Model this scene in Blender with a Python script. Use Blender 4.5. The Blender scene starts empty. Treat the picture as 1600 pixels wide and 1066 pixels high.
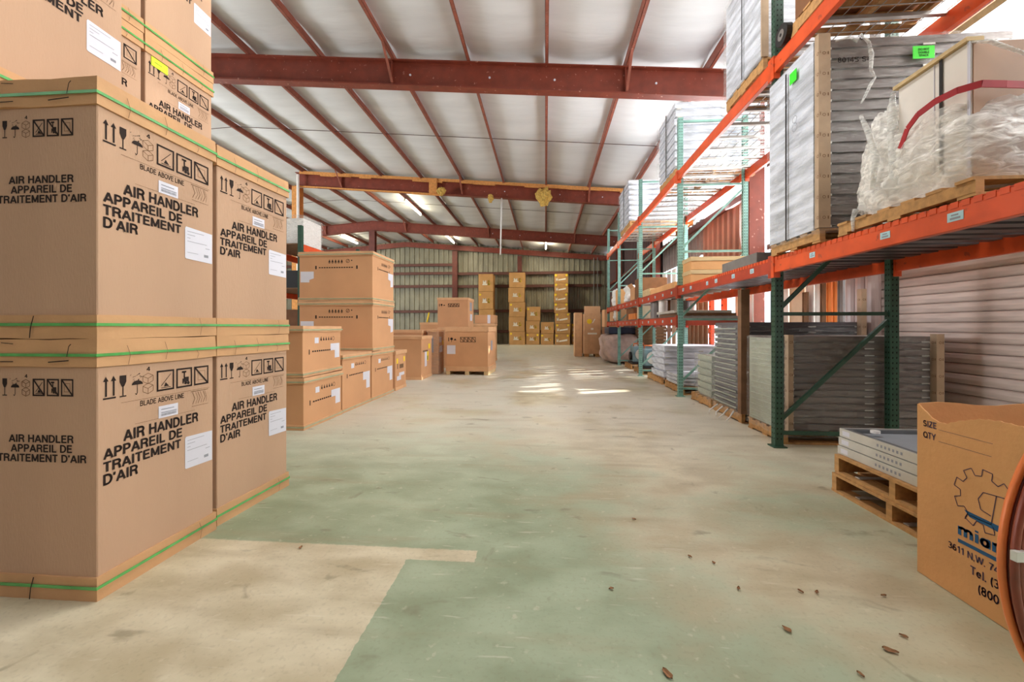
import bpy, bmesh, math, random
from mathutils import Vector, Matrix, noise
random.seed(7)
S = bpy.context.scene
COL = S.collection
R = math.radians
# ------------------------------------------------------------------ camera
cam = bpy.data.cameras.new('camera'); cam.sensor_width = 36; cam.lens = 14.4
cam.shift_y = -22 / 1600; cam.clip_start = .02; cam.clip_end = 300
co = bpy.data.objects.new('camera', cam); COL.objects.link(co)
co.location = (0, 0, 1.2); co.rotation_euler = (R(90), 0, math.atan(52 / 640)); S.camera = co
# ------------------------------------------------------------------ world, sun, daylight, exposure
W = bpy.data.worlds.new('world'); S.world = W; W.use_nodes = True
bg = W.node_tree.nodes['Background']; bg.inputs[0].default_value = (.80, .90, 1, 1); bg.inputs[1].default_value = 3.2
sun = bpy.data.lights.new('sun', 'SUN'); sun.energy = 13; sun.angle = R(1.2); sun.color = (1, .95, .87)
so = bpy.data.objects.new('sun', sun); COL.objects.link(so)
so.rotation_euler = Vector((-.86, -.33, -.38)).to_track_quat('-Z', 'Y').to_euler()

def area(name, loc, direction, sx, sy, power, color=(1, 1, 1)):
    l = bpy.data.lights.new(name, 'AREA'); l.shape = 'RECTANGLE'; l.size = sx; l.size_y = sy
    l.energy = power; l.color = color
    o = bpy.data.objects.new(name, l); COL.objects.link(o); o.location = loc
    o.rotation_euler = Vector(direction).to_track_quat('-Z', 'Y').to_euler(); return o
# daylight from the openings and pale wall at right, plus added unseen fills
area('loading_door_daylight', (4.15, .2, 1.5), (-1, .9, .2), 2.4, 1.6, 18, (1, .97, .93))
area('translucent_wall_daylight', (4.15, 3.6, 4.5), (-1, -.05, -.3), 4.5, 2.6, 215, (1, .98, .96))
area('added_overhead_fill', (-.2, 3.7, 6.3), (0, 0, -1), .3, 2.4, 115, (1, .97, .92))  # added fill lamp without a fixture, brightens the right foreground and floor
area('added_side_fill', (-22, 5.0, 2.6), (1, .12, .5), 4.5, 4.5, 2300, (.93, .97, 1))  # added fill lamp that lifts the ceiling; no door stands there
area('added_side_fill_far', (-22, 17.5, 2.6), (1, .0, .5), 4.5, 4.5, 800, (.93, .97, 1))  # second added fill, for the far cartons and end wall
area('right_door_daylight', (4.15, 9.9, 3.2), (-1, -.35, .1), 3.4, 1.8, 380, (.95, .98, 1))
S.view_settings.view_transform = 'Standard'; S.view_settings.look = 'None'
S.view_settings.gamma = 1; S.view_settings.use_curve_mapping = False
S.view_settings.exposure = 0.33
S.cycles.use_denoising = True
S.cycles.max_bounces = 8; S.cycles.diffuse_bounces = 5; S.cycles.transparent_max_bounces = 16
S.cycles.sample_clamp_indirect = 6
S.cycles.caustics_reflective = False; S.cycles.caustics_refractive = False

# ------------------------------------------------------------------ materials
def srgb(r, g, b):
    f = lambda c: (c / 255 / 12.92) if c / 255 <= .04045 else ((c / 255 + .055) / 1.055) ** 2.4
    return (f(r), f(g), f(b), 1)

def mat(name, rgb, rough=.6, metal=0, var=.12, scale=6, bump=0, bscale=60, stretch=(1, 1, 1), rgb2=None, spec=.5, speck=None):
    m = bpy.data.materials.new(name); m.use_nodes = True
    nt = m.node_tree; p = nt.nodes['Principled BSDF']
    p.inputs['Roughness'].default_value = rough; p.inputs['Metallic'].default_value = metal
    p.inputs['Specular IOR Level'].default_value = spec
    tc = nt.nodes.new('ShaderNodeTexCoord'); mp = nt.nodes.new('ShaderNodeMapping')
    mp.inputs['Scale'].default_value = stretch; nt.links.new(tc.outputs['Object'], mp.inputs[0])
    n = nt.nodes.new('ShaderNodeTexNoise'); n.inputs['Scale'].default_value = scale; n.inputs['Detail'].default_value = 5
    nt.links.new(mp.outputs[0], n.inputs[0])
    cr = nt.nodes.new('ShaderNodeValToRGB'); c = srgb(*rgb)
    if rgb2: d = srgb(*rgb2)
    else: d = tuple(x * (1 - var * 2.2) for x in c[:3]) + (1,)
    cr.color_ramp.elements[0].position = .3; cr.color_ramp.elements[0].color = d
    cr.color_ramp.elements[1].position = .62; cr.color_ramp.elements[1].color = c
    nt.links.new(n.outputs[0], cr.inputs[0]); out = cr.outputs[0]
    if speck:
        n3 = nt.nodes.new('ShaderNodeTexNoise'); n3.inputs['Scale'].default_value = 14; n3.inputs['Detail'].default_value = 8
        nt.links.new(mp.outputs[0], n3.inputs[0])
        c3 = nt.nodes.new('ShaderNodeValToRGB'); c3.color_ramp.elements[0].position = .66; c3.color_ramp.elements[1].position = .70
        nt.links.new(n3.outputs[0], c3.inputs[0])
        mx = nt.nodes.new('ShaderNodeMix'); mx.data_type = 'RGBA'; nt.links.new(c3.outputs[0], mx.inputs[0])
        nt.links.new(out, mx.inputs[6]); mx.inputs[7].default_value = srgb(*speck); out = mx.outputs[2]
    nt.links.new(out, p.inputs['Base Color'])
    if bump:
        n2 = nt.nodes.new('ShaderNodeTexNoise'); n2.inputs['Scale'].default_value = bscale; n2.inputs['Detail'].default_value = 3
        nt.links.new(mp.outputs[0], n2.inputs[0])
        b = nt.nodes.new('ShaderNodeBump'); b.inputs['Strength'].default_value = bump; b.inputs['Distance'].default_value = .01
        nt.links.new(n2.outputs[0], b.inputs['Height']); nt.links.new(b.outputs[0], p.inputs['Normal'])
    return m

def mat_emit(name, rgb, strength):
    m = bpy.data.materials.new(name); m.use_nodes = True; p = m.node_tree.nodes['Principled BSDF']
    p.inputs['Base Color'].default_value = rgb; p.inputs['Emission Color'].default_value = rgb
    p.inputs['Emission Strength'].default_value = strength; return m

def mat_translucent(name, rgb, mix=.75):
    m = bpy.data.materials.new(name); m.use_nodes = True; nt = m.node_tree
    nt.nodes.remove(nt.nodes['Principled BSDF']); out = nt.nodes['Material Output']
    t = nt.nodes.new('ShaderNodeBsdfTranslucent'); d = nt.nodes.new('ShaderNodeBsdfDiffuse'); x = nt.nodes.new('ShaderNodeMixShader')
    t.inputs[0].default_value = srgb(*rgb); d.inputs[0].default_value = srgb(*rgb); x.inputs[0].default_value = mix
    nt.links.new(d.outputs[0], x.inputs[1]); nt.links.new(t.outputs[0], x.inputs[2]); nt.links.new(x.outputs[0], out.inputs[0])
    return m

def mat_wrap(name, lo, hi, scale=7, stretch=(1, 1, 1), rgb=(235, 236, 232)):
    """clear stretch film: mostly see-through, milky where it bunches, glossy creases"""
    m = bpy.data.materials.new(name); m.use_nodes = True; nt = m.node_tree
    p = nt.nodes['Principled BSDF']; out = nt.nodes['Material Output']
    p.inputs['Base Color'].default_value = srgb(*rgb); p.inputs['Roughness'].default_value = .16
    tc = nt.nodes.new('ShaderNodeTexCoord'); mp = nt.nodes.new('ShaderNodeMapping'); mp.inputs['Scale'].default_value = stretch
    mp.inputs['Rotation'].default_value = (.5, .4, .2)
    nt.links.new(tc.outputs['Object'], mp.inputs[0])
    n = nt.nodes.new('ShaderNodeTexNoise'); n.inputs['Scale'].default_value = scale; n.inputs['Detail'].default_value = 8; n.inputs['Distortion'].default_value = 1.2
    nt.links.new(mp.outputs[0], n.inputs[0])
    mr = nt.nodes.new('ShaderNodeMapRange'); mr.inputs[1].default_value = .42; mr.inputs[2].default_value = .68
    mr.inputs[3].default_value = lo; mr.inputs[4].default_value = hi; nt.links.new(n.outputs[0], mr.inputs[0])
    b = nt.nodes.new('ShaderNodeBump'); b.inputs['Strength'].default_value = .7; b.inputs['Distance'].default_value = .02
    nt.links.new(n.outputs[0], b.inputs['Height']); nt.links.new(b.outputs[0], p.inputs['Normal'])
    t = nt.nodes.new('ShaderNodeBsdfTransparent'); x = nt.nodes.new('ShaderNodeMixShader')
    nt.links.new(mr.outputs[0], x.inputs[0]); nt.links.new(t.outputs[0], x.inputs[1]); nt.links.new(p.outputs[0], x.inputs[2])
    nt.links.new(x.outputs[0], out.inputs[0]); return m

M = {}
M['card'] = mat('cardboard', (192, 158, 130), .75, var=.05, scale=2.2, bump=.15, bscale=130, stretch=(1, 1, .25), spec=.25)
M['card_lid'] = mat('cardboard_cap', (204, 160, 116), .7, var=.07, scale=5, bump=.25, bscale=25, spec=.25)
M['card_orange'] = mat('warm_cardboard', (206, 156, 114), .75, var=.05, scale=2, bump=.1, bscale=90, spec=.25)
M['card_orange_lid'] = mat('warm_cardboard_cap', (216, 170, 128), .7, var=.07, scale=5, bump=.2, bscale=25, spec=.25)
M['card_gold'] = mat('golden_cardboard', (190, 144, 90), .75, var=.08, scale=3, spec=.25)
M['card_kraft'] = mat('kraft_cardboard', (228, 172, 116), .75, var=.06, scale=3, bump=.2, bscale=40, spec=.25)
M['card_dark'] = mat('dark_cardboard', (128, 84, 50), .8, var=.1)
M['ink'] = mat('black_print', (48, 38, 34), .8, var=.04, spec=.2)
M['ink_soft'] = mat('faded_print', (120, 92, 68), .8, var=.04, spec=.2)
M['ink_grey'] = mat('grey_print', (150, 152, 160), .8, var=.04, spec=.2)
M['ink_blue'] = mat('blue_print', (52, 98, 140), .8, var=.04, spec=.2)
M['ink_navy'] = mat('navy_print', (86, 74, 92), .8, var=.04, spec=.2)
M['ink_white'] = mat('white_print', (240, 232, 214), .7, var=.03)
M['yellow'] = mat('yellow_sticker', (240, 205, 40), .6, var=.03)
M['lime'] = mat('lime_sticker', (205, 245, 35), .6, var=.02)
M['neon'] = mat('neon_green_sticker', (60, 225, 40), .6, var=.02)
M['label'] = mat('white_label_paper', (214, 214, 224), .5, var=.02)
M['strap'] = mat('green_plastic_strap', (92, 178, 92), .22, var=.15, scale=9, spec=.7)
M['strap_pale'] = mat('pale_plastic_strap', (172, 178, 142), .3, var=.1, scale=9, spec=.7)
M['black'] = mat('black_plastic', (28, 26, 26), .5, var=.1)
M['wood'] = mat('pallet_wood', (196, 148, 92), .8, var=.16, scale=4, stretch=(6, 1, 6), bump=.2, bscale=30)
M['wood_y'] = mat('pallet_wood_across', (196, 148, 92), .8, var=.16, scale=4, stretch=(1, 6, 6), bump=.2, bscale=30)
M['wood_pale'] = mat('pale_wood', (214, 186, 138), .75, var=.1, scale=4, stretch=(1, 5, 5))
M['wood_dark'] = mat('weathered_wood', (132, 98, 70), .85, var=.15, scale=6, stretch=(1, 4, 1))
M['steel_red'] = mat('red_oxide_steel', (128, 56, 38), .5, var=.12, scale=5, speck=(176, 128, 112))
M['steel_brown'] = mat('dark_red_oxide_steel', (104, 50, 38), .55, var=.15, scale=5)
M['purlin'] = mat('oxide_purlin', (152, 84, 66), .5, var=.15, scale=6, speck=(180, 140, 124))
M['rod'] = mat('sag_rod_steel', (88, 66, 62), .5)
M['insul'] = mat('white_roof_insulation', (216, 217, 219), .5, var=.05, scale=1.3, bump=.55, bscale=5, stretch=(.5, 2.4, 1), spec=.35)
M['foam'] = mat('orange_yellow_foam', (216, 150, 84), .9, var=.12, scale=14, bump=.6, bscale=30)
M['fibre'] = mat('yellow_glass_fibre', (216, 178, 92), .95, var=.2, scale=20, bump=.8, bscale=40)
M['sheet'] = mat('olive_wall_sheet', (150, 146, 124), .5, var=.16, scale=2.2, stretch=(1, 1, .5), speck=(186, 180, 158))
M['girt'] = mat('brown_girt', (98, 56, 44), .6, var=.12)
M['brown_sheet'] = mat('brown_wall_sheet', (146, 110, 92), .5, var=.12, scale=2)
M['maroon_sheet'] = mat('maroon_wall_sheet', (74, 42, 38), .55, var=.12, scale=2)
M['glow_sheet'] = mat_translucent('translucent_wall_sheet', (214, 212, 210), .8)
M['slat'] = mat('roller_door_slat', (206, 188, 178), .42, var=.1, scale=3, stretch=(1, 1, 8), bump=.1)
M['post_grey'] = mat('grey_post', (122, 116, 112), .5)
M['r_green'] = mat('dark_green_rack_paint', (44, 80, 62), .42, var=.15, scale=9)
M['r_green_lit'] = mat('glare_lit_green_rack_paint', (130, 178, 166), .4, var=.15, scale=9)  # rack green with glare and backlight put into the colour, for farther frames
M['hole'] = mat('punched_hole_dark', (12, 14, 12), .9)
M['r_orange'] = mat('orange_rack_paint', (228, 88, 40), .35, var=.12, scale=5, speck=(176, 70, 40))
M['r_rust'] = mat('rust_red_rack_paint', (182, 62, 38), .4, var=.12, scale=5)
M['tag_blue'] = mat('pale_blue_rack_label', (178, 216, 224), .5, var=.03)
M['wire'] = mat('galvanised_wire', (176, 172, 166), .35, metal=.6, var=.1)
M['deck'] = mat('dark_deck_steel', (92, 88, 90), .4, metal=.3, var=.15)
M['panel_dark'] = mat('grey_brown_panel', (106, 93, 87), .42, var=.14, scale=3, stretch=(.4, .4, 5))
M['panel_dark2'] = mat('slate_panel', (98, 96, 100), .4, var=.12, scale=3, stretch=(.4, .4, 5))
M['panel_green'] = mat('pale_green_grey_panel', (168, 174, 156), .4, var=.12, scale=3)
M['panel_white'] = mat('bluish_white_panel', (222, 227, 238), .35, var=.26, scale=4, stretch=(.6, .6, 4))
M['board'] = mat('cardboard_corner_post', (186, 160, 132), .8, var=.1, scale=6)
M['alu'] = mat('aluminium_frame', (206, 204, 196), .38, metal=.25, var=.08)
M['alu_dark'] = mat('grey_inner_frame', (108, 110, 112), .45, metal=.2, var=.1)
M['tray'] = mat('blue_grey_tray', (150, 156, 164), .4, var=.05)
M['cabinet'] = mat('cream_cabinet_metal', (236, 230, 222), .4, var=.03)
M['cabinet_tan'] = mat('tan_cabinet_side', (176, 134, 100), .45, var=.12, scale=2)
M['copper'] = mat('copper_tube', (242, 132, 70), .3, metal=.1, var=.2, scale=5)
M['copper_dark'] = mat('dark_copper_tube', (138, 66, 48), .3, metal=.1, var=.25, scale=5)
M['white'] = mat('white_sheet_metal', (236, 234, 230), .5, var=.03)
M['cream'] = mat('cream_sheet', (222, 200, 170), .5, var=.05)
M['pinkgrey'] = mat('pinkish_grey_sheet', (182, 166, 162), .45, var=.08, stretch=(4, 4, .3))
M['orange_wood'] = mat('orange_wood', (226, 132, 60), .6, var=.12, stretch=(4, 4, .5))
M['machine'] = mat('blue_grey_machine', (128, 158, 168), .45, var=.2, scale=8)
M['pinkwrap'] = mat('pinkish_wrapped_bale', (200, 174, 164), .5, var=.12, bump=.9, bscale=9)
M['blue_dark'] = mat('dark_blue_cover', (44, 56, 82), .5)
M['leaf'] = mat('dry_leaf', (156, 112, 74), .9, var=.2, scale=20)
M['red_tape'] = mat('red_strip', (178, 38, 46), .4, var=.1)
M['tube'] = mat_emit('fluorescent_tube', (1, .90, .64, 1), 60)
M['fixture'] = mat('white_light_fixture', (228, 224, 214), .5)
M['wrap'] = mat_wrap('stretch_film', .05, .26, 16, (.5, .5, 2.2))
M['wrap_thick'] = mat_wrap('bunched_stretch_film', .30, .97, 8, (1, 1.3, 2.6), (248, 246, 240))
M['wrap_milk'] = mat_wrap('milky_stretch_film', .3, .8, 9, (1, 1, 3))

def floor_material():
    m = bpy.data.materials.new('painted_worn_concrete'); m.use_nodes = True; nt = m.node_tree; L = nt.links
    p = nt.nodes['Principled BSDF']
    geo = nt.nodes.new('ShaderNodeNewGeometry'); sep = nt.nodes.new('ShaderNodeSeparateXYZ'); L.new(geo.outputs['Position'], sep.inputs[0])
    def noise_(scale, detail=5, dist=0, st=(1, 1, 1)):
        mp = nt.nodes.new('ShaderNodeMapping'); mp.inputs['Scale'].default_value = st; L.new(geo.outputs['Position'], mp.inputs[0])
        n = nt.nodes.new('ShaderNodeTexNoise'); n.inputs['Scale'].default_value = scale; n.inputs['Detail'].default_value = detail
        n.inputs['Distortion'].default_value = dist; L.new(mp.outputs[0], n.inputs[0]); return n.outputs[0]
    def mth(op, a, b=None, clamp=False):
        n = nt.nodes.new('ShaderNodeMath'); n.operation = op; n.use_clamp = clamp
        for i, v in enumerate((a, b)):
            if v is None: continue
            if isinstance(v, (int, float)): n.inputs[i].default_value = v
            else: L.new(v, n.inputs[i])
        return n.outputs[0]
    def rng(v, a, b, c=0, d=1, smooth=True):
        n = nt.nodes.new('ShaderNodeMapRange'); n.interpolation_type = 'SMOOTHSTEP' if smooth else 'LINEAR'
        L.new(v, n.inputs[0])
        for i, q in enumerate((a, b, c, d)): n.inputs[i + 1].default_value = q
        return n.outputs[0]
    def mix(f, a, b, mode='MIX'):
        n = nt.nodes.new('ShaderNodeMix'); n.data_type = 'RGBA'; n.blend_type = mode
        if isinstance(f, (int, float)): n.inputs[0].default_value = f
        else: L.new(f, n.inputs[0])
        for i, v in ((6, a), (7, b)):
            if isinstance(v, tuple): n.inputs[i].default_value = v
            else: L.new(v, n.inputs[i])
        return n.outputs[2]
    X, Y = sep.outputs[0], sep.outputs[1]
    wob = mth('MULTIPLY', mth('SUBTRACT', noise_(30, 2), .5), .02)
    Xw, Yw = mth('ADD', X, wob), mth('ADD', Y, wob)
    # painted area borders
    near_right = mth('MULTIPLY', mth('GREATER_THAN', Xw, -.712), mth('LESS_THAN', Yw, 2.065))
    far = rng(Yw, 2.165, 2.18)
    gap = mth('MULTIPLY', mth('GREATER_THAN', Xw, -.36), mth('GREATER_THAN', Yw, 2.05))
    mask = mth('MAXIMUM', mth('MAXIMUM', near_right, far), gap)
    big = noise_(.8, 9, .3); mid = noise_(2.6, 10, .2, (1, 1.6, 1)); fine = noise_(18, 8)
    # how much paint is left: strong at left and close, worn along the middle aisle and to the right
    wearx = rng(X, -1.3, 1.3, .27, -.05); weary = rng(Y, 2.6, 5.0, .04, -.20); near = rng(Y, 2.3, 1.4, 0, .12)
    paint = mth('ADD', mth('ADD', mth('ADD', wearx, weary), near), mth('ADD', mth('MULTIPLY', big, .75), mth('MULTIPLY', mid, .45)))
    paint = rng(paint, .46, .78)
    f = mth('MULTIPLY', mask, paint)
    bare = mix(rng(mid, .3, .7), srgb(180, 168, 138), srgb(214, 205, 178))
    green = mix(rng(mid, .3, .7), srgb(136, 148, 120), srgb(162, 175, 148))
    c = mix(f, bare, green)
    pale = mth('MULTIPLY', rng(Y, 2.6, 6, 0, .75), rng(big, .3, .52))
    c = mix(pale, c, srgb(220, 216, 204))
    # streaks and dirt
    st = noise_(1.2, 8, .2, (.6, 5, 1)); c = mix(rng(st, .54, .74, 0, .42), c, srgb(152, 138, 108))
    blot = noise_(4.5, 6, 1.0); c = mix(rng(blot, .64, .74, 0, .5), c, srgb(118, 108, 84))
    c = mix(rng(fine, .62, .72, 0, .28), c, srgb(222, 214, 192))
    fine2 = noise_(55, 8); c = mix(rng(fine2, .32, .48, .16, 0), c, srgb(120, 112, 90))
    scr = noise_(3.5, 9, .1, (1, 9, 1)); c = mix(rng(scr, .64, .72, 0, .3), c, srgb(226, 220, 204))
    scu = noise_(1.7, 9, .5, (1.6, 3.4, 1)); c = mix(rng(scu, .63, .72, 0, .5), c, srgb(112, 104, 84))
    L.new(c, p.inputs['Base Color'])
    rr = rng(big, .3, .7, .30, .52); L.new(rr, p.inputs['Roughness'])
    b = nt.nodes.new('ShaderNodeBump'); b.inputs['Strength'].default_value = .08; b.inputs['Distance'].default_value = .01
    L.new(fine, b.inputs['Height']); L.new(b.outputs[0], p.inputs['Normal'])
    return m
M['floor'] = floor_material()

# ------------------------------------------------------------------ mesh helpers
class MB:
    def __init__(s): s.v = []; s.f = []
    def quad(s, a, b, c, d):
        i = len(s.v); s.v += [tuple(a), tuple(b), tuple(c), tuple(d)]; s.f.append((i, i + 1, i + 2, i + 3)); return s
    def box(s, x0, x1, y0, y1, z0, z1, jit=0, taper=0):
        i = len(s.v)
        for z in (z0, z1):
            t = taper if z == z1 else 0
            for x, y in ((x0 - t, y0 - t), (x1 + t, y0 - t), (x1 + t, y1 + t), (x0 - t, y1 + t)):
                s.v.append((x + random.uniform(-jit, jit), y + random.uniform(-jit, jit), z + random.uniform(-jit, jit)))
        s.f += [(i, i + 3, i + 2, i + 1), (i + 4, i + 5, i + 6, i + 7), (i, i + 1, i + 5, i + 4), (i + 1, i + 2, i + 6, i + 5), (i + 2, i + 3, i + 7, i + 6), (i + 3, i, i + 4, i + 7)]
        return s
    def bar(s, a, b, w, h=None, up=(0, 0, 1)):
        a, b = Vector(a), Vector(b); h = h or w; d = (b - a).normalized(); u = Vector(up)
        if abs(d.dot(u)) > .98: u = Vector((0, 1, 0))
        r = d.cross(u).normalized() * w / 2; q = r.cross(d).normalized() * h / 2; i = len(s.v)
        for p in (a, b):
            for e in (-r - q, r - q, r + q, -r + q): s.v.append(tuple(p + e))
        s.f += [(i, i + 1, i + 2, i + 3), (i + 7, i + 6, i + 5, i + 4)] + [(i + k, i + 4 + k, i + 4 + (k + 1) % 4, i + (k + 1) % 4) for k in range(4)]
        return s
    def tube(s, pts, rad, n=10, closed=False, caps=True):
        pts = [Vector(p) for p in pts]; m = len(pts); i0 = len(s.v); ref = None
        for k, p in enumerate(pts):
            if closed: d = pts[(k + 1) % m] - pts[k - 1]
            else: d = pts[min(k + 1, m - 1)] - pts[max(k - 1, 0)]
            d.normalize()
            if ref is None: ref = Vector((0, 0, 1)) if abs(d.z) < .9 else Vector((1, 0, 0))
            a = d.cross(ref).normalized(); b = a.cross(d).normalized(); ref = b
            rr = rad[k] if isinstance(rad, (list, tuple)) else rad
            for j in range(n):
                t = 2 * math.pi * j / n; s.v.append(tuple(p + (a * math.cos(t) + b * math.sin(t)) * rr))
        for k in range(m if closed else m - 1):
            for j in range(n):
                a_, b_ = i0 + k * n, i0 + ((k + 1) % m) * n
                s.f.append((a_ + j, a_ + (j + 1) % n, b_ + (j + 1) % n, b_ + j))
        if caps and not closed:
            s.f.append(tuple(i0 + j for j in range(n))[::-1]); s.f.append(tuple(i0 + (m - 1) * n + j for j in range(n)))
        return s
    def build(s, name, m, parent=None, loc=None, rz=0, bevel=0, smooth=False, fix=True):
        me = bpy.data.meshes.new(name); me.from_pydata(s.v, [], s.f)
        if fix:
            b = bmesh.new(); b.from_mesh(me); bmesh.ops.recalc_face_normals(b, faces=b.faces)
            if bevel: bmesh.ops.bevel(b, geom=[e for e in b.edges], offset=bevel, segments=1, affect='EDGES', profile=.5)
            b.to_mesh(me); b.free()
        me.materials.append(M[m])
        if smooth:
            for p in me.polygons: p.use_smooth = True
        o = bpy.data.objects.new(name, me); COL.objects.link(o)
        if parent: o.parent = parent
        if loc: o.location = loc
        if rz: o.rotation_euler = (0, 0, rz)
        return o

def tag(o, label=None, cat=None, group=None, kind=None):
    if label: o['label'] = label
    if cat: o['category'] = cat
    if group: o['group'] = group
    if kind: o['kind'] = kind
    return o
def empty(name, loc, label=None, cat=None, group=None, rz=0, kind=None):
    o = bpy.data.objects.new(name, None); o.empty_display_size = .1; COL.objects.link(o)
    o.location = loc; o.rotation_euler = (0, 0, rz); return tag(o, label, cat, group, kind)
def copy_tree(o, loc, label, rz=None, group=None):
    def rec(a, par):
        c = a.copy(); COL.objects.link(c)
        if par: c.parent = par
        for ch in [q for q in list(COL.objects) if q.parent == a]: rec(ch, c)
        return c
    r = rec(o, None); r.location = loc
    if rz is not None: r.rotation_euler = (0, 0, rz)
    r['label'] = label
    if group: r['group'] = group
    return r
ORD = ['lowest', 'second', 'third', 'fourth', 'fifth', 'sixth', 'seventh', 'eighth', 'ninth', 'tenth', 'eleventh', 'twelfth', 'thirteenth', 'fourteenth', 'fifteenth', 'sixteenth', 'seventeenth', 'eighteenth', 'nineteenth', 'twentieth']
def nth(k, n): return 'topmost' if k == n - 1 and n > 1 else ('lowest' if k == 0 else ORD[k] + ' from the bottom')

# ---- flat print
def _arc(cx, cy, rx, ry, a0, a1, n=8): return [(cx + rx * math.cos(R(a0 + (a1 - a0) * k / n)), cy + ry * math.sin(R(a0 + (a1 - a0) * k / n))) for k in range(n + 1)]
# plain grotesque capitals as centre-line strokes: advance width, strokes (cap height 1)
GL = {
 ' ': (.34, []), '.': (.26, [[(.12, .0), (.12, .16)]]), "'": (.26, [[(.13, .98), (.13, .80), (.08, .70)]]), '(': (.36, [_arc(.42, .42, .28, .62, 120, 240)]),
 'A': (.80, [[(.08, 0), (.40, .95)], [(.40, .95), (.72, 0)], [(.2, .3), (.6, .3)]]),
 'B': (.76, [[(.14, 0), (.14, 1)], [(.14, .92), (.42, .92)] + _arc(.42, .73, .18, .19, 90, -90) + [(.14, .53)], [(.42, .53)] + _arc(.44, .305, .2, .225, 90, -90) + [(.14, .08)]]),
 'C': (.80, [_arc(.42, .5, .32, .43, 42, 318, 14)]), 'D': (.80, [[(.14, 0), (.14, 1)], [(.14, .92), (.34, .92)] + _arc(.36, .5, .32, .42, 90, -90, 12) + [(.14, .08)]]),
 'E': (.70, [[(.14, 0), (.14, 1)], [(.14, .92), (.64, .92)], [(.14, .52), (.6, .52)], [(.14, .08), (.66, .08)]]),
 'F': (.66, [[(.14, 0), (.14, 1)], [(.14, .92), (.62, .92)], [(.14, .5), (.56, .5)]]),
 'G': (.84, [_arc(.42, .5, .32, .43, 42, 330, 14), [(.45, .45), (.74, .45), (.74, .02)]]),
 'H': (.80, [[(.14, 0), (.14, 1)], [(.66, 0), (.66, 1)], [(.14, .52), (.66, .52)]]), 'I': (.30, [[(.15, 0), (.15, 1)]]),
 'K': (.76, [[(.14, 0), (.14, 1)], [(.62, 1), (.16, .46)], [(.3, .6), (.68, 0)]]), 'L': (.64, [[(.14, 0), (.14, 1)], [(.14, .08), (.6, .08)]]),
 'M': (.92, [[(.14, 0), (.14, 1)], [(.16, .96), (.46, .1)], [(.46, .1), (.76, .96)], [(.78, 0), (.78, 1)]]),
 'N': (.80, [[(.14, 0), (.14, 1)], [(.15, .96), (.65, .04)], [(.66, 0), (.66, 1)]]), 'O': (.84, [_arc(.42, .5, .33, .43, 0, 360, 18)]),
 'P': (.72, [[(.14, 0), (.14, 1)], [(.14, .92), (.4, .92)] + _arc(.4, .69, .2, .23, 90, -90) + [(.14, .46)]]),
 'Q': (.84, [_arc(.42, .5, .33, .43, 0, 360, 18), [(.5, .24), (.76, 0)]]),
 'R': (.78, [[(.14, 0), (.14, 1)], [(.14, .92), (.44, .92)] + _arc(.44, .71, .2, .21, 90, -90) + [(.14, .5)], [(.46, .5), (.58, .4), (.62, .2), (.66, 0)]]),
 'S': (.74, [_arc(.37, .71, .24, .21, 20, 270, 10) + _arc(.37, .29, .25, .21, 90, -160, 10)]), 'T': (.68, [[(.34, 0), (.34, .92)], [(.03, .92), (.65, .92)]]),
 'U': (.80, [[(.14, 1), (.14, .34)] + _arc(.4, .34, .26, .26, 180, 360) + [(.66, 1)]]), 'V': (.74, [[(.06, 1), (.37, .06)], [(.37, .06), (.68, 1)]]),
 'W': (1.04, [[(.06, 1), (.28, .06)], [(.28, .06), (.52, .94)], [(.52, .94), (.76, .06)], [(.76, .06), (.98, 1)]]), 'Y': (.74, [[(.06, 1), (.37, .45)], [(.68, 1), (.37, .45)], [(.37, .45), (.37, 0)]]),
 'Z': (.7, [[(.08, .92), (.62, .92)], [(.6, .9), (.1, .1)], [(.06, .08), (.66, .08)]]),
 '0': (.64, [_arc(.31, .5, .22, .42, 0, 360, 16)]), '1': (.5, [[(.32, 0), (.32, .98)], [(.3, .86), (.1, .74)]]), '4': (.66, [[(.46, 0), (.46, .96)], [(.44, .94), (.08, .3)], [(.05, .28), (.62, .28)]]),
 '3': (.62, [_arc(.29, .72, .2, .2, 150, -80) + _arc(.29, .28, .22, .22, 80, -150)]), '6': (.64, [_arc(.31, .3, .21, .22, 0, 360, 14), [(.11, .36), (.16, .66), (.3, .88), (.5, .86)]]),
 '7': (.6, [[(.06, .92), (.54, .92), (.3, .4), (.24, 0)]]), '8': (.64, [_arc(.31, .72, .18, .2, 0, 360, 12), _arc(.31, .29, .21, .22, 0, 360, 12)]),
 '5': (.62, [[(.52, .92), (.16, .92), (.13, .56)] + _arc(.28, .32, .22, .24, 110, -150)]),
 'm': (.98, [[(.14, 0), (.14, .72)], [(.14, .5)] + _arc(.32, .5, .16, .16, 150, 0) + [(.48, 0)], [(.50, .5)] + _arc(.66, .5, .16, .16, 150, 0) + [(.82, 0)]]),
 'i': (.3, [[(.15, 0), (.15, .72)], [(.15, .85), (.15, 1)]]), 'a': (.64, [[(.5, .72), (.5, 0)], _arc(.3, .33, .19, .27, 0, 360, 12)]),
 'e': (.64, [[(.12, .36), (.52, .36)] + _arc(.31, .34, .21, .28, 8, 320, 12)]), 'l': (.3, [[(.15, 0), (.15, 1)]]),
}
_T = {}
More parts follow.
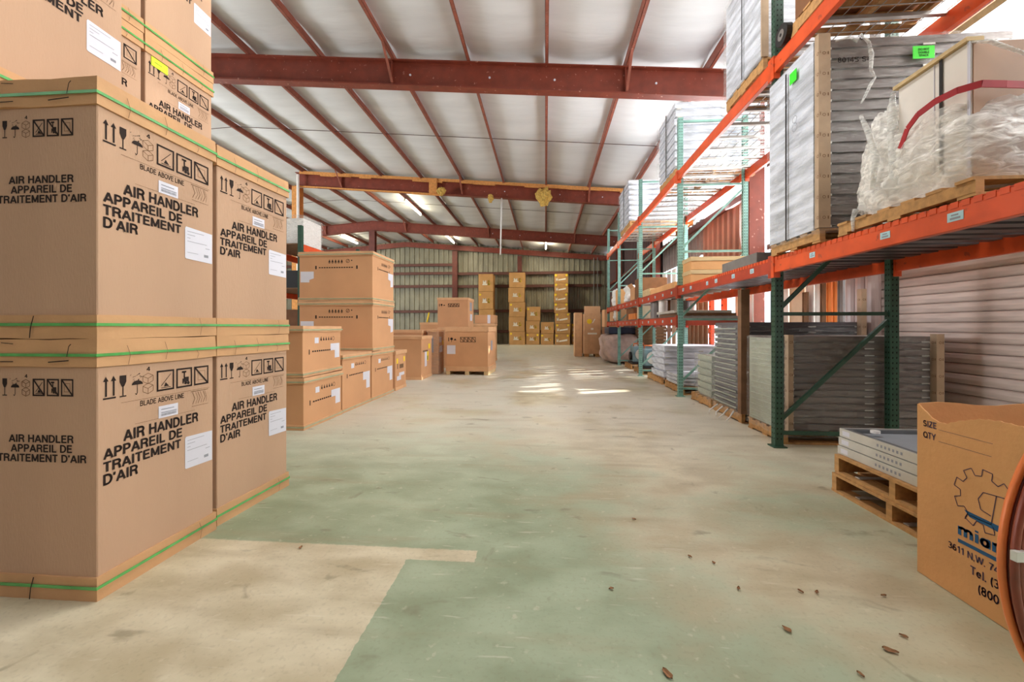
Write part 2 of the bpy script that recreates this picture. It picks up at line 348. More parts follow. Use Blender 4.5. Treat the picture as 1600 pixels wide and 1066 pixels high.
def text2d(s, bold):
    """strokes -> polygons; bold = stroke width relative to cap height"""
    key = (s, bold)
    if key not in _T:
        vs, fs, x = [], [], 0; w = bold
        def seg(a, b):
            dx, dy = b[0] - a[0], b[1] - a[1]; l = math.hypot(dx, dy) or 1; nx, ny = -dy / l * w / 2, dx / l * w / 2; i = len(vs)
            vs.extend([(a[0] - nx, a[1] - ny), (b[0] - nx, b[1] - ny), (b[0] + nx, b[1] + ny), (a[0] + nx, a[1] + ny)]); fs.append((i, i + 1, i + 2, i + 3))
        for ch in s:
            adv, st = GL[ch]
            for pl in st:
                pl = [(p[0] + x, p[1]) for p in pl]
                for k in range(len(pl) - 1):
                    seg(pl[k], pl[k + 1])
                    if k: i = len(vs); vs.extend([(pl[k][0] + w / 2 * math.cos(q * 1.0472), pl[k][1] + w / 2 * math.sin(q * 1.0472)) for q in range(6)]); fs.append(tuple(range(i, i + 6)))
            x += adv
        x0 = min(v[0] for v in vs); x1 = max(v[0] for v in vs)
        _T[key] = ([((v[0] - x0) / (x1 - x0), v[1]) for v in vs], fs, x1 - x0)
    return _T[key]
class Ink:
    def __init__(s): s.v = []; s.f = []
    def poly(s, pts): i = len(s.v); s.v += list(pts); s.f.append(tuple(range(i, i + len(pts)))); return s
    def rect(s, u0, u1, v0, v1): return s.poly([(u0, v0), (u1, v0), (u1, v1), (u0, v1)])
    def line(s, a, b, w):
        dx, dy = b[0] - a[0], b[1] - a[1]; l = math.hypot(dx, dy) or 1; nx, ny = -dy / l * w / 2, dx / l * w / 2
        return s.poly([(a[0] - nx, a[1] - ny), (b[0] - nx, b[1] - ny), (b[0] + nx, b[1] + ny), (a[0] + nx, a[1] + ny)])
    def path(s, pts, w, closed=False):
        n = len(pts)
        for k in range(n if closed else n - 1): s.line(pts[k], pts[(k + 1) % n], w)
        return s
    def disc(s, u, v, r, n=14, a0=0, a1=360): return s.poly([(u + r * math.cos(R(a0 + (a1 - a0) * k / n)), v + r * math.sin(R(a0 + (a1 - a0) * k / n))) for k in range(n + (a1 - a0 < 360))])
    def ring(s, u, v, r, w, n=20): return s.path([(u + r * math.cos(2 * math.pi * k / n), v + r * math.sin(2 * math.pi * k / n)) for k in range(n)], w, True)
    def frame(s, u0, u1, v0, v1, w):
        s.rect(u0, u1, v0, v0 + w); s.rect(u0, u1, v1 - w, v1); s.rect(u0, u0 + w, v0 + w, v1 - w); return s.rect(u1 - w, u1, v0 + w, v1 - w)
    def text(s, t, u0, u1, v, h, bold=.02):
        """capitals of height h, stretched to the width u0..u1, baseline v"""
        vs, fs, wd = text2d(t, .10 + bold * 2); i = len(s.v)
        s.v += [(u0 + x * (u1 - u0), v + y * h) for x, y in vs]; s.f += [tuple(i + k for k in f) for f in fs]; return s
    def build(s, name, m, parent, face, w, d, off=.0015, z=0):
        out = []
        for u, v in s.v:
            if face == '-Y': out.append((-w / 2 + u, -d / 2 - off, v + z))
            elif face == '+X': out.append((w / 2 + off, -d / 2 + u, v + z))
            elif face == '-X': out.append((-w / 2 - off, d / 2 - u, v + z))
            elif face == '+Z': out.append((-w / 2 + u, -d / 2 + v, z + off))
        me = bpy.data.meshes.new(name); me.from_pydata(out, [], s.f); me.materials.append(M[m])
        o = bpy.data.objects.new(name, me); COL.objects.link(o); o.parent = parent; return o

def icons(k, x, z, s, ban=False, arrows=True):
    """row of handling icons starting at x, centre height z; s = icon height"""
    h = s / 2
    if arrows:
        for dx in (.2, .75):
            k.rect(x + (dx - .05) * s * .6, x + (dx + .05) * s * .6 + .002, z - h * .75, z + h * .7)
            k.poly([(x + (dx - .2) * s * .6, z + h * .6), (x + (dx + .2) * s * .6, z + h * .6), (x + dx * s * .6, z + h * 1.05)])
        k.rect(x, x + s * .55, z - h, z - h * .85)
        x += s * .72
    g = s * .3
    k.poly([(x, z + h), (x + g, z + h), (x + g, z + h * .4), (x + g * .7, z), (x + g * .5, z - h * .1), (x + g * .3, z), (x, z + h * .4)])
    k.rect(x + g * .42, x + g * .58, z - h * .9, z); k.rect(x, x + g, z - h, z - h * .88)
    x += s * .52; c = x + s * .3
    k.poly([(c + s * .27 * math.cos(R(a)), z - s * .02 + s * .2 * math.sin(R(a))) for a in range(0, 181, 20)])
    k.rect(c - .0015, c + .0015, z - h * .8, z); k.path([(c, z - h * .8), (c - s * .05, z - h), (c - s * .1, z - h * .85)], .003)
    rnd = random.Random(3)
    for _ in range(16):
        a, b = c + rnd.uniform(-.3, .3) * s, z + rnd.uniform(.2, .55) * s; k.line((a, b), (a - .006 * s / .1, b - .005 * s / .1), .0018)
    x += s * .78; return x

def icons2(k, kt, x, z, s, ban):
    h = s / 2; c = x + s * .25; r = s * .25
    for cz in (z - s * .27, z + s * .2):
        kt.path([(c, cz + r), (c + r, cz + r * .5), (c + r, cz - r * .5), (c, cz - r), (c - r, cz - r * .5), (c - r, cz + r * .5)], .0022, True)
        kt.path([(c - r, cz + r * .5), (c, cz), (c + r, cz + r * .5)], .0022); kt.line((c, cz), (c, cz - r), .0022)
    k.text('4', c - s * .08, c + s * .1, z + h * 1.1, s * .2, .03)
    x += s * .68; w = s * (.78 if ban else .93)
    for q in range(3):
        a, b = x, x + w; k.frame(a, b, z - h, z + h, s * .085)
        m = (a + b) / 2
        if q == 0:
            k.path([(a + w * .25, z - h * .5), (m, z), (b - w * .2, z + h * .6)], .003); k.poly([(m - w * .1, z - h * .6), (m + w * .2, z - h * .6), (m, z - h * .2)]); k.line((m - w * .25, z - h * .7), (m + w * .3, z - h * .7), .003)
        elif q == 1:
            k.rect(m - w * .04, m + w * .04, z - h * .2, z + h * .6); k.rect(m - w * .16, m + w * .12, z + h * .5, z + h * .68)
            k.rect(m - w * .04, m + w * .28, z - h * .45, z + h * .05); k.disc(m + w * .08, z - h * .55, w * .09, 10); k.disc(m + w * .25, z - h * .6, w * .09, 10); k.rect(m - w * .12, m - w * .04, z - h * .6, z - h * .1)
        else:
            kt.frame(a + w * .25, b - w * .25, z - h * .5, z + h * .5, .002)
        if ban or q == 2: k.line((a + s * .05, z + h * .9), (b - s * .05, z - h * .9), s * .09)
        x = b + s * .12
    return x

def cap(mb, w, d, z0, z1, o, jit=.003):
    """folded cardboard cap: sleeve standing a little proud of the box, in short uneven segments"""
    pts = []
    def side(ax, ay, bx, by, n):
        for k in range(n):
            t = k / n; pts.append((ax + (bx - ax) * t, ay + (by - ay) * t))
    X, Y = w / 2 + o, d / 2 + o
    side(-X, -Y, X, -Y, 5); side(X, -Y, X, Y, 5); side(X, Y, -X, Y, 3); side(-X, Y, -X, -Y, 3)
    n = len(pts); i = len(mb.v)
    for z in (z0, z1):
        for x, y in pts:
            e = random.uniform(-jit, jit); q = 1 + e / (w / 2)
            mb.v.append((x * q, y * q, z + random.uniform(-jit, jit)))
    for k in range(n): mb.f.append((i + k, i + (k + 1) % n, i + n + (k + 1) % n, i + n + k))
    mb.f.append(tuple(i + n + k for k in range(n))); mb.f.append(tuple(i + k for k in range(n))[::-1])
    return mb
def band(w, d, z, o, h=.013):
    mb = MB(); t = .0025
    X, Y = w / 2 + o, d / 2 + o
    mb.box(-X, X, -Y - t, -Y, z, z + h); mb.box(-X, X, Y, Y + t, z, z + h)
    mb.box(X, X + t, -Y - t, Y + t, z, z + h); mb.box(-X - t, -X, -Y - t, Y + t, z, z + h); return mb

# ================================================================== STRUCTURE
# ---- floor
f = MB(); f.quad((-26, -6, 0), (6, -6, 0), (6, 29.6, 0), (-26, 29.6, 0)).build('floor', 'floor', fix=False)['kind'] = 'structure'
RX = -10.0     # ridge
def roof(x): return 6.53 + .083 * ((-x) if x > RX else (-RX - (RX - x)))
# ---- ceiling: sagging white insulation between the purlins
def ceiling():
    xs = [-24.8 + .2 * i for i in range(int((4.4 + 24.8) / .2) + 1)]; ys = [-5 + .3 * j for j in range(int(34.2 / .3) + 1)]
    v = []; fc = []
    for y in ys:
        for x in xs:
            ph = ((x / 1.6) % 1); sag = .07 * 4 * ph * (1 - ph)
            bay = ((y - 8.4) / 7.3) % 1; e = min(bay, 1 - bay)
            n = noise.noise(Vector((x * 1.1, y * 1.7, 0))) * .028 + noise.noise(Vector((x * .6, y * 4.5, 5))) * .014
            m2 = abs(((y - 8.4) / 3.65 + .5) % 1 - .5)
            v.append((x, y, roof(x) + .205 - sag + n * (1 if ph > .05 else .2) + (.02 if m2 < .06 else 0)))
    w = len(xs)
    for j in range(len(ys) - 1):
        for i in range(w - 1): fc.append((j * w + i, j * w + i + 1, (j + 1) * w + i + 1, (j + 1) * w + i))
    mb = MB(); mb.v = v; mb.f = fc
    o = mb.build('ceiling', 'insul', fix=False, smooth=True); o['kind'] = 'structure'; return o
ceil = ceiling()
me0 = None
for k in range(-15, 3):
    x = 1.6 * k
    if k == 2: x = 3.2
    z = roof(x)
    mb = MB(); mb.box(-.004, .004, -4.8, 28.95, 0, .2); mb.box(-.004, .062, -4.8, 28.95, 0, .006); mb.box(-.004, .006, -4.8, 28.95, .19, .2); mb.box(.056, .062, -4.8, 28.95, 0, .022)
    p = mb.build('purlin', 'purlin', ceil, loc=(x, 0, z))
    for yj in (8.4, 15.6, 23.1):
        pass
for y in (4.8, 12.0, 19.3, 26.0):
    for k in range(-15, 2):
        a, b = 1.6 * k, 1.6 * (k + 1)
        MB().bar((a, y, roof(a) + .10), (b, y, roof(b) + .10), .014).build('sag_rod', 'rod', ceil)
# ---- walls
def corrugated(axis, a0, a1, z0, z1, pos, pitch, depth, flat=.7, face=1):
    """ribbed sheet along axis ('X' or 'Y'), standing at pos"""
    mb = MB(); prof = []; a = a0
    while a < a1 - 1e-6:
        for t, h in ((0, 0), (flat - .08, 0), (flat, 1), (.94, 1), (1, 0)):
            q = min(a + t * pitch, a1); prof.append((q, h * depth * face))
        a += pitch
    zt = z1 if callable(z1) else (lambda q: z1)
    n = len(prof)
    for zz in (0, 1):
        for q, h in prof:
            z = zt(q) if zz else z0
            mb.v.append((q, pos + h, z) if axis == 'X' else (pos + h, q, z))
    for k in range(n - 1): mb.f.append((k, k + 1, n + k + 1, n + k))
    return mb
wb = corrugated('X', -24.6, 4.4, 0, lambda x: roof(x) + .2, 29.15, .36, -.06).build('wall_back', 'sheet', fix=False); wb['kind'] = 'structure'
for z, x0, x1 in ((5.0, -6.3, 3.9), (4.09, -6.3, 3.9), (2.33, -6.3, 3.9), (.88, -6.3, 3.9), (5.65, -24, -6.5), (5.05, -24, -6.5), (4.12, -24, -6.5), (2.31, -24, -6.5), (.88, -24, -6.5)):
    mb = MB(); mb.box(x0, x1, 28.86, 28.87, z - .1, z + .1); mb.box(x0, x1, 28.86, 29.06, z + .09, z + .1); mb.box(x0, x1, 28.86, 28.93, z - .1, z - .09)
    mb.build('girt', 'girt', wb)
mb = MB(); n = 16
for k in range(n):
    a = -24.6 + 29 * k / n; b = -24.6 + 29 * (k + 1) / n
    if a < RX < b:
        mb.bar((a, 28.8, roof(a) - .22), (RX, 28.8, roof(RX) - .22), .14, .34); mb.bar((RX, 28.8, roof(RX) - .22), (b, 28.8, roof(b) - .22), .14, .34)
    else: mb.bar((a, 28.8, roof(a) - .22), (b, 28.8, roof(b) - .22), .14, .34)
mb.build('end_rafter', 'steel_red', wb)
def icol(name, x, y, z1, mt, parent=None, w=.2, dd=.22, z0=0):
    mb = MB(); mb.box(x - w / 2, x + w / 2, y - dd / 2, y - dd / 2 + .015, z0, z1); mb.box(x - w / 2, x + w / 2, y + dd / 2 - .015, y + dd / 2, z0, z1)
    mb.box(x - .006, x + .006, y - dd / 2 + .015, y + dd / 2 - .015, z0, z1); return mb.build(name, mt, parent)
icol('end_post', -6.4, 28.72, 6.6, 'steel_brown', wb, .36, .24); icol('end_post', -1.8, 28.9, 6.2, 'steel_brown', wb, .3, .2, 5.1); icol('end_post', -13.5, 28.72, 6.6, 'steel_brown', wb, .36, .24)
for x in (3.35, 3.6): MB().tube([(x, 28.7, 0), (x, 28.7, 6)], .03, 8).build('conduit', 'post_grey', wb)
# right wall: near part pale translucent sheets over the roller door, then brown sheets, then dark sheets
wr = corrugated('Y', 15.6, 29.1, 0, 6.2, 4.36, .36, -.05).build('wall_right', 'maroon_sheet', fix=False); wr['kind'] = 'structure'
for a, b, z0, z1 in ((8.6, 11.6, 2.3, 4.0), (8.6, 11.6, 0, .6)): corrugated('Y', a, b, z0, z1, 4.36, .3, -.06, .6).build('brown_cladding', 'brown_sheet', wr, fix=False)
corrugated('Y', 11.6, 15.6, 3.2, 4.2, 4.36, .3, -.05, .6).build('grey_cladding', 'post_grey', wr, fix=False)
corrugated('Y', 8.6, 15.6, 4.05, 6.3, 4.36, .3, -.04, .6).build('translucent_cladding', 'glow_sheet', wr, fix=False)
corrugated('Y', -5, 8.3, 2.75, 6.3, 4.38, .3, -.04, .7).build('translucent_cladding', 'glow_sheet', wr, fix=False)
corrugated('Y', 5.75, 8.3, 0, 2.75, 4.38, .3, -.04, .7).build('translucent_cladding', 'glow_sheet', wr, fix=False)
for y in (1.9, 2.75, 3.9, 5.7, 6.9): MB().box(4.24, 4.32, y - .04, y + .04, 2.75, 6.2).build('wall_post', 'post_grey', wr)
for z in (2.72, 4.3): MB().box(4.22, 4.30, -4.5, 8.2, z - .05, z + .05).build('wall_rail', 'steel_brown', wr)
for z in (1.1, 2.2, 4.0): MB().box(4.2, 4.28, 8.7, 28.8, z - .07, z + .07).build('wall_rail', 'steel_brown', wr)
wl = corrugated('Y', -5.4, 29.1, 0, 6.1, -24.5, .36, .05).build('wall_left', 'sheet', fix=False); wl['kind'] = 'structure'
wf = MB().box(-24.5, 4.2, -5.45, -5.4, 0, 6.9).build('wall_front', 'maroon_sheet'); wf['kind'] = 'structure'
corrugated('Y', -5, .6, 0, 2.75, 4.38, .3, -.04, .7).build('brown_cladding', 'brown_sheet', wr, fix=False)
# roller door
dr = empty('door_1', (4.22, 3.4, 0), rz=0, kind='structure')
n = 26
sl = MB()
prof = [(-.006, 0), (-.020, .012), (-.024, .05), (-.020, .088), (-.006, .1), (.002, .1), (.002, 0)]
for y in (-2.15, 2.2):
    for x, z in prof: sl.v.append((x, y, z))
q = len(prof); sl.f = [(k, (k + 1) % q, q + (k + 1) % q, q + k) for k in range(q)] + [tuple(range(q))[::-1], tuple(range(q, 2 * q))]
s0 = sl.build('door_slat', 'slat', dr, loc=(0, 0, 0))
for k in range(1, n):
    c = s0.copy(); COL.objects.link(c); c.parent = dr; c.location = (random.uniform(-.003, .003), 0, k * .104)
MB().box(.006, .02, -2.15, 2.2, 0, 2.72).build('door_light_stop', 'girt', dr)  # added dark sheet that blocks light leaking between the slats
MB().box(-.06, .05, 2.2, 2.28, 0, 2.75).box(-.06, .05, -2.25, -2.17, 0, 2.75).build('door_guide', 'post_grey', dr)

# ---- roof beams and columns
def ibeam(y, x0, x1, mt, label, foam=False):
    o = empty('roof_beam', (0, y, 0), label, 'beam')
    def seg(zb0, zb1, hw, name, mt2):
        mb = MB(); pts = [x0] + ([RX] if x0 < RX < x1 else []) + [x1]
        for a, b in zip(pts, pts[1:]):
            for zb, zt, w in ((zb0, zb1, hw),):
                i = len(mb.v)
                for x in (a, b):
                    for yy in (-w, w):
                        mb.v += [(x, yy, roof(x) + zb), (x, yy, roof(x) + zt)]
                mb.f += [(i, i + 1, i + 5, i + 4), (i + 2, i + 6, i + 7, i + 3), (i + 1, i + 3, i + 7, i + 5), (i, i + 4, i + 6, i + 2), (i, i + 2, i + 3, i + 1), (i + 4, i + 5, i + 7, i + 6)]
        return mb.build(name, mt2, o)
    seg(-.52, -.02, .006, 'beam_web', mt); seg(-.55, -.52, .1, 'bottom_flange', mt); seg(-.02, 0, .1, 'top_flange', mt)
    for x in [1.6 * k for k in range(-13, 3) if k % 3 == 1 or k == -5]:
        if x0 < x < x1:
            MB().box(x - .006, x + .006, -.095, -.006, roof(x) - .52, roof(x) - .02).build('stiffener', mt, o)
            MB().bar((x + .02, -.1, roof(x) - .5), (x + .02, -.65, roof(x) + .05), .05, .012).build('flange_brace', 'purlin', o)
    for k in range(5):
        x = -3 + k * 1.7 + random.uniform(-.3, .3)
        MB().tube([(x, -.008, roof(x) - .28), (x, -.022, roof(x) - .28)], .022, 8).build('bolt_head', 'label', o)
    return o
b1 = ibeam(8.4, -22, 4.0, 'steel_red', 'nearest deep red-oxide roof beam, spanning above the big brown cartons')
b2 = ibeam(15.6, -9.9, 4.1, 'steel_red', 'middle roof beam with a ragged orange foam edge along its top and bottom')
b3 = ibeam(23.1, -22, 4.1, 'steel_red', 'farthest free-standing red roof beam with a peak over its post')
mb = MB(); x = -9.7
while x < 3.3:
    l = random.uniform(.3, .9); h = random.uniform(.10, .16)
    i = len(mb.v); a, b = x, min(x + l, 3.4)
    mb.bar((a, -.115, roof(a) - .01 - h / 2 + .05), (b, -.115, roof(b) - .01 - h / 2 + .05), .05, h); x = b
mb.build('foam_edge', 'foam', b2)
mb = MB(); x = -9.7
while x < -4:
    l = random.uniform(.3, .8); h = random.uniform(.04, .08); a, b = x, x + l
    mb.bar((a, -.11, roof(a) - .55 - h / 2 + .01), (b, -.11, roof(b) - .55 - h / 2 + .01), .05, h); x = b
mb.build('foam_edge', 'foam', b2)
MB().bar((-4.3, -.14, roof(-4.3) - .55), (-4.3, -.14, roof(-4.3) + .02), .3, .1, (0, 1, 0)).build('splice_plate', 'foam', b2)
def clump(name, x, y, z, sx, sz, label, seed):
    mb = MB(); bm = bmesh.new(); bmesh.ops.create_icosphere(bm, subdivisions=3, radius=1)
    for v in bm.verts:
        n = noise.noise(v.co * 2.2 + Vector((seed, 0, 0))) * .5 + noise.noise(v.co * 6 + Vector((seed, 3, 0))) * .25
        v.co *= 1 + n; v.co.x *= sx; v.co.y *= sx * .5; v.co.z *= sz
        if v.co.z < 0: v.co.x *= 1 + v.co.z / sz * .45
    me = bpy.data.meshes.new(name); bm.to_mesh(me); bm.free(); me.materials.append(M['fibre'])
    o = bpy.data.objects.new(name, me); COL.objects.link(o); o.location = (x, y, z); return tag(o, label, 'insulation')
clump('insulation_tuft', -.05, 15.3, 6.02, .28, .34, 'ragged yellow glass-fibre tuft hanging off the middle beam', 1)
clump('insulation_tuft', -2.05, 15.3, 6.02, .1, .17, 'small pale fibre scrap on the middle beam, left of the hanging pipe', 4)
clump('insulation_tuft', -3.95, 15.3, 6.35, .17, .16, 'small pale fibre scrap beside the foam splice on the middle beam', 7)
# hanging pipe
hp = MB().tube([(-1.66, 15.55, 6.13), (-1.70, 15.5, 3.95)], .028, 10).build('hanging_pipe', 'white', smooth=True); tag(hp, 'thin white pipe hanging straight down from the middle roof beam', 'pipe')
# columns
c1 = icol('steel_column', -9.85, 15.6, roof(-9.85) - .56, 'foam', None, .3, .3); tag(c1, 'foam-splashed steel column under the left end of the middle beam', 'column')
MB().tube([(.2, -.22, 3.2), (.2, -.22, 7.2)], .05, 10).build('conduit', 'white', c1, loc=(-9.9, 15.6, 0))
c2 = icol('steel_column', -10.0, 23.1, roof(-10) - .56, 'steel_brown', None, .34, .3); tag(c2, 'dark red steel column under the peak of the far beam', 'column')
for y, lb in ((8.4, 'wide red-oxide wall column behind the rack, at the nearest beam'), (15.6, 'red-oxide wall column behind the rack, at the middle beam'), (23.1, 'red-oxide wall column far right, at the farthest beam')):
    o = icol('wall_column', 4.07, y, roof(4.07) - .56, 'steel_red' if y > 9 else 'steel_red', None, .28, .3); tag(o, lb, 'column')
# strip lights
def strip(x, y, L, label, lit=True):
    z = roof(x) - .02
    o = empty('strip_light', (x, y, z), label, 'light')
    MB().box(-.035, .035, -L / 2, L / 2, -.03, 0).build('housing', 'fixture', o)
    MB().tube([(0, -L / 2 + .03, -.10), (0, L / 2 - .03, -.10)], .034, 10).build('tube', 'tube', o, smooth=True)
    MB().box(-.04, .04, -L / 2, -L / 2 + .03, -.14, -.03).box(-.04, .04, L / 2 - .03, L / 2, -.14, -.03).build('end_cap', 'fixture', o)
    a = area('strip_light_glow', (x, y, z - .17), (0, 0, -1), .15, L, 60, (1, .88, .66)); a.parent = None
    return o
strip(-6.35, 19.3, 2.4, 'lit fluorescent strip nearest of the four, between the middle and far beams')
strip(-13.0, 26.3, 2.4, 'lit fluorescent strip seen just above the tall orange carton stack')
strip(-6.2, 26.3, 2.4, 'lit fluorescent strip beyond the far beam, above the end wall post')
strip(.04, 26.2, 2.4, 'lit fluorescent strip beyond the far beam, on the right over the aisle')

# ================================================================== AIR HANDLER CARTONS
AW, AD, AH = .546, .628, 1.145
def air_carton(loc, label, group):
    o = empty('air_handler_carton', loc, label, 'carton', group)
    MB().box(-AW / 2, AW / 2, -AD / 2, AD / 2, 0.02, AH - .01).build('carton_body', 'card', o, bevel=.004)
    cap(MB(), AW, AD, AH - .12, AH, .009).build('top_cap', 'card_lid', o)
    cap(MB(), AW, AD, 0, .105, .009).build('bottom_tray', 'card_lid', o)
    t = band(AW, AD, AH - .075, .013).build('strap', 'strap', o); band(AW, AD, .055, .013).build('strap', 'strap', o)
    cr = Ink()
    for (u, v0, v1) in ((.12, AH - .12, AH - .03), (.31, AH - .11, AH - .02), (.5, AH - .118, AH - .07), (.52, .005, .1)): cr.path([(u, v0), (u + .01, (v0 + v1) / 2), (u - .006, v1)], .0025)
    cr.build('cap_crease', 'ink_soft', o, '+X', AW, AD, .0165)
    cr = Ink(); cr.path([(.42, AH - .075), (.43, AH - .03), (.44, AH - .02)], .004); cr.path([(.02, AH - .10), (.16, AH - .098)], .004); cr.path([(.33, AH - .1), (.43, AH - .092)], .005); cr.path([(.02, AH - .1), (.02, AH - .118)], .005); cr.path([(.24, .002), (.245, .05), (.26, .1)], .005); cr.path([(.1, AH - .015), (.16, AH - .02)], .003)
    cr.build('cap_crease', 'ink', o, '-Y', AW, AD, .0165)
    # side print
    k, kt = Ink(), Ink()
    x = icons(k, .022, .925, .1); x = icons2(k, kt, .203, .925, .105, False)
    kt.rect(.1, .6, .848, .8495); kt.rect(.165, .5, .735, .7365)
    for q in range(3): kt.path([(.485 + q * .035, .835), (.50 + q * .035, .8), (.485 + q * .035, .77)], .003); kt.path([(.505 + q * .035, .77), (.52 + q * .03, .8), (.505 + q * .03, .835)], .002)
    kt.rect(.475, .59, .839, .842); kt.rect(.48, .59, .757, .759)
    kt.build('faint_print', 'ink_soft', o, '+X', AW, AD)
    k.text('BLADE ABOVE LINE', .19, .431, .816, .026, .02)
    k.text('AIR HANDLER', .11, .522, .668, .052, .05); k.text('APPAREIL DE', .023, .42, .609, .047, .05)
    k.text('TRAITEMENT', .023, .412, .552, .045, .05); k.text("D'AIR", .023, .179, .494, .048, .05)
    k.build('printing', 'ink', o, '+X', AW, AD)
    bl = Ink().rect(.284, .394, .735, .796).build('barcode_label', 'label', o, '+X', AW, AD, .002)
    lp = Ink(); lp.rect(.297, .37, .776, .78); lp.rect(.297, .385, .76, .764)
    for q in range(20): lp.rect(.297 + q * .0044, .299 + q * .0044, .744, .757)
    lp.build('label_print', 'ink_grey', bl, '+X', AW, AD, .003)
    sl_ = Ink().poly([(.443, .425), (.618, .420), (.618, .592), (.443, .600), (.437, .59), (.437, .43)]).build('shipping_label', 'label', o, '+X', AW, AD, .002)
    lp = Ink()
    for q, (a, b) in enumerate(((.45, .56), (.45, .5), (.45, .47), (.45, .58))): lp.rect(a, b, .575 - q * .018, .5775 - q * .018)
    lp.rect(.57, .6, .5, .503); lp.rect(.45, .52, .46, .462); lp.rect(.56, .59, .45, .465)
    lp.build('label_print', 'ink_grey', sl_, '+X', AW, AD, .003)
    # front print
    k, kt = Ink(), Ink(); icons(k, .085, .932, .077, arrows=False); k.rect(.02, .024, .9, .965); k.rect(.045, .049, .9, .965); k.rect(.01, .06, .893, .898)
    icons2(k, kt, .182, .932, .077, True); kt.build('faint_print', 'ink_soft', o, '-Y', AW, AD)
    k.text('AIR HANDLER', .116, .434, .688, .034, .045); k.text('APPAREIL DE', .126, .427, .645, .034, .045); k.text("TRAITEMENT D'AIR", .062, .496, .602, .034, .045)
    k.build('printing', 'ink', o, '-Y', AW, AD)
    return o
G = 'air handler cartons stacked on the left'
ax = -1.955 - AW / 2; ay = 1.64 + AD / 2
A = air_carton((ax, ay, 0), 'lower air handler carton at the front left corner, resting on the floor', G)
copy_tree(A, (ax, ay, 1.149), 'upper air handler carton at the front left corner, its creased cap fully visible', 0)
bx = -2.232; by = 2.642
copy_tree(A, (bx, by, 0), 'lower air handler carton beside the aisle, behind the corner stack', R(-2.5))
copy_tree(A, (bx, by, 1.149), 'upper air handler carton beside the aisle, behind the corner stack', R(-2.5))
cx = -2.505 - .012 - AW / 2; cy = 1.62 + AD / 2
for z in (0, 1.149): copy_tree(A, (cx - .02, cy, z), 'air handler carton hidden behind the corner stack, ' + ('on the floor' if z == 0 else 'second level'), 0)
copy_tree(A, (cx, cy, 2.298), 'top left air handler carton cut off by the picture edge, with a white label', 0)
dx = -3.04 - AW / 2 - .03
for j, (yy, w) in enumerate(((2.255, 'between the top left carton and the dark gap'), (2.915, 'right of the dark gap'))):
    for k in range(4):
        lb = ('third-level air handler carton ' if k == 2 else 'fourth-level air handler carton ' if k == 3 else 'hidden air handler carton level %s ' % ('one' if k == 0 else 'two')) + w
        o = copy_tree(A, (dx, yy + AD / 2, k * 1.149), lb, 0)
        if j == 1 and k == 2:
            st = MB().box(AW / 2 + .003, AW / 2 + .006, -.27, -.13, .95, 1.02).build('lime_sticker', 'lime', o)
            Ink().rect(.07, .13, .985, .988).build('sticker_writing', 'ink_soft', o, '+X', AW, AD, .0075)

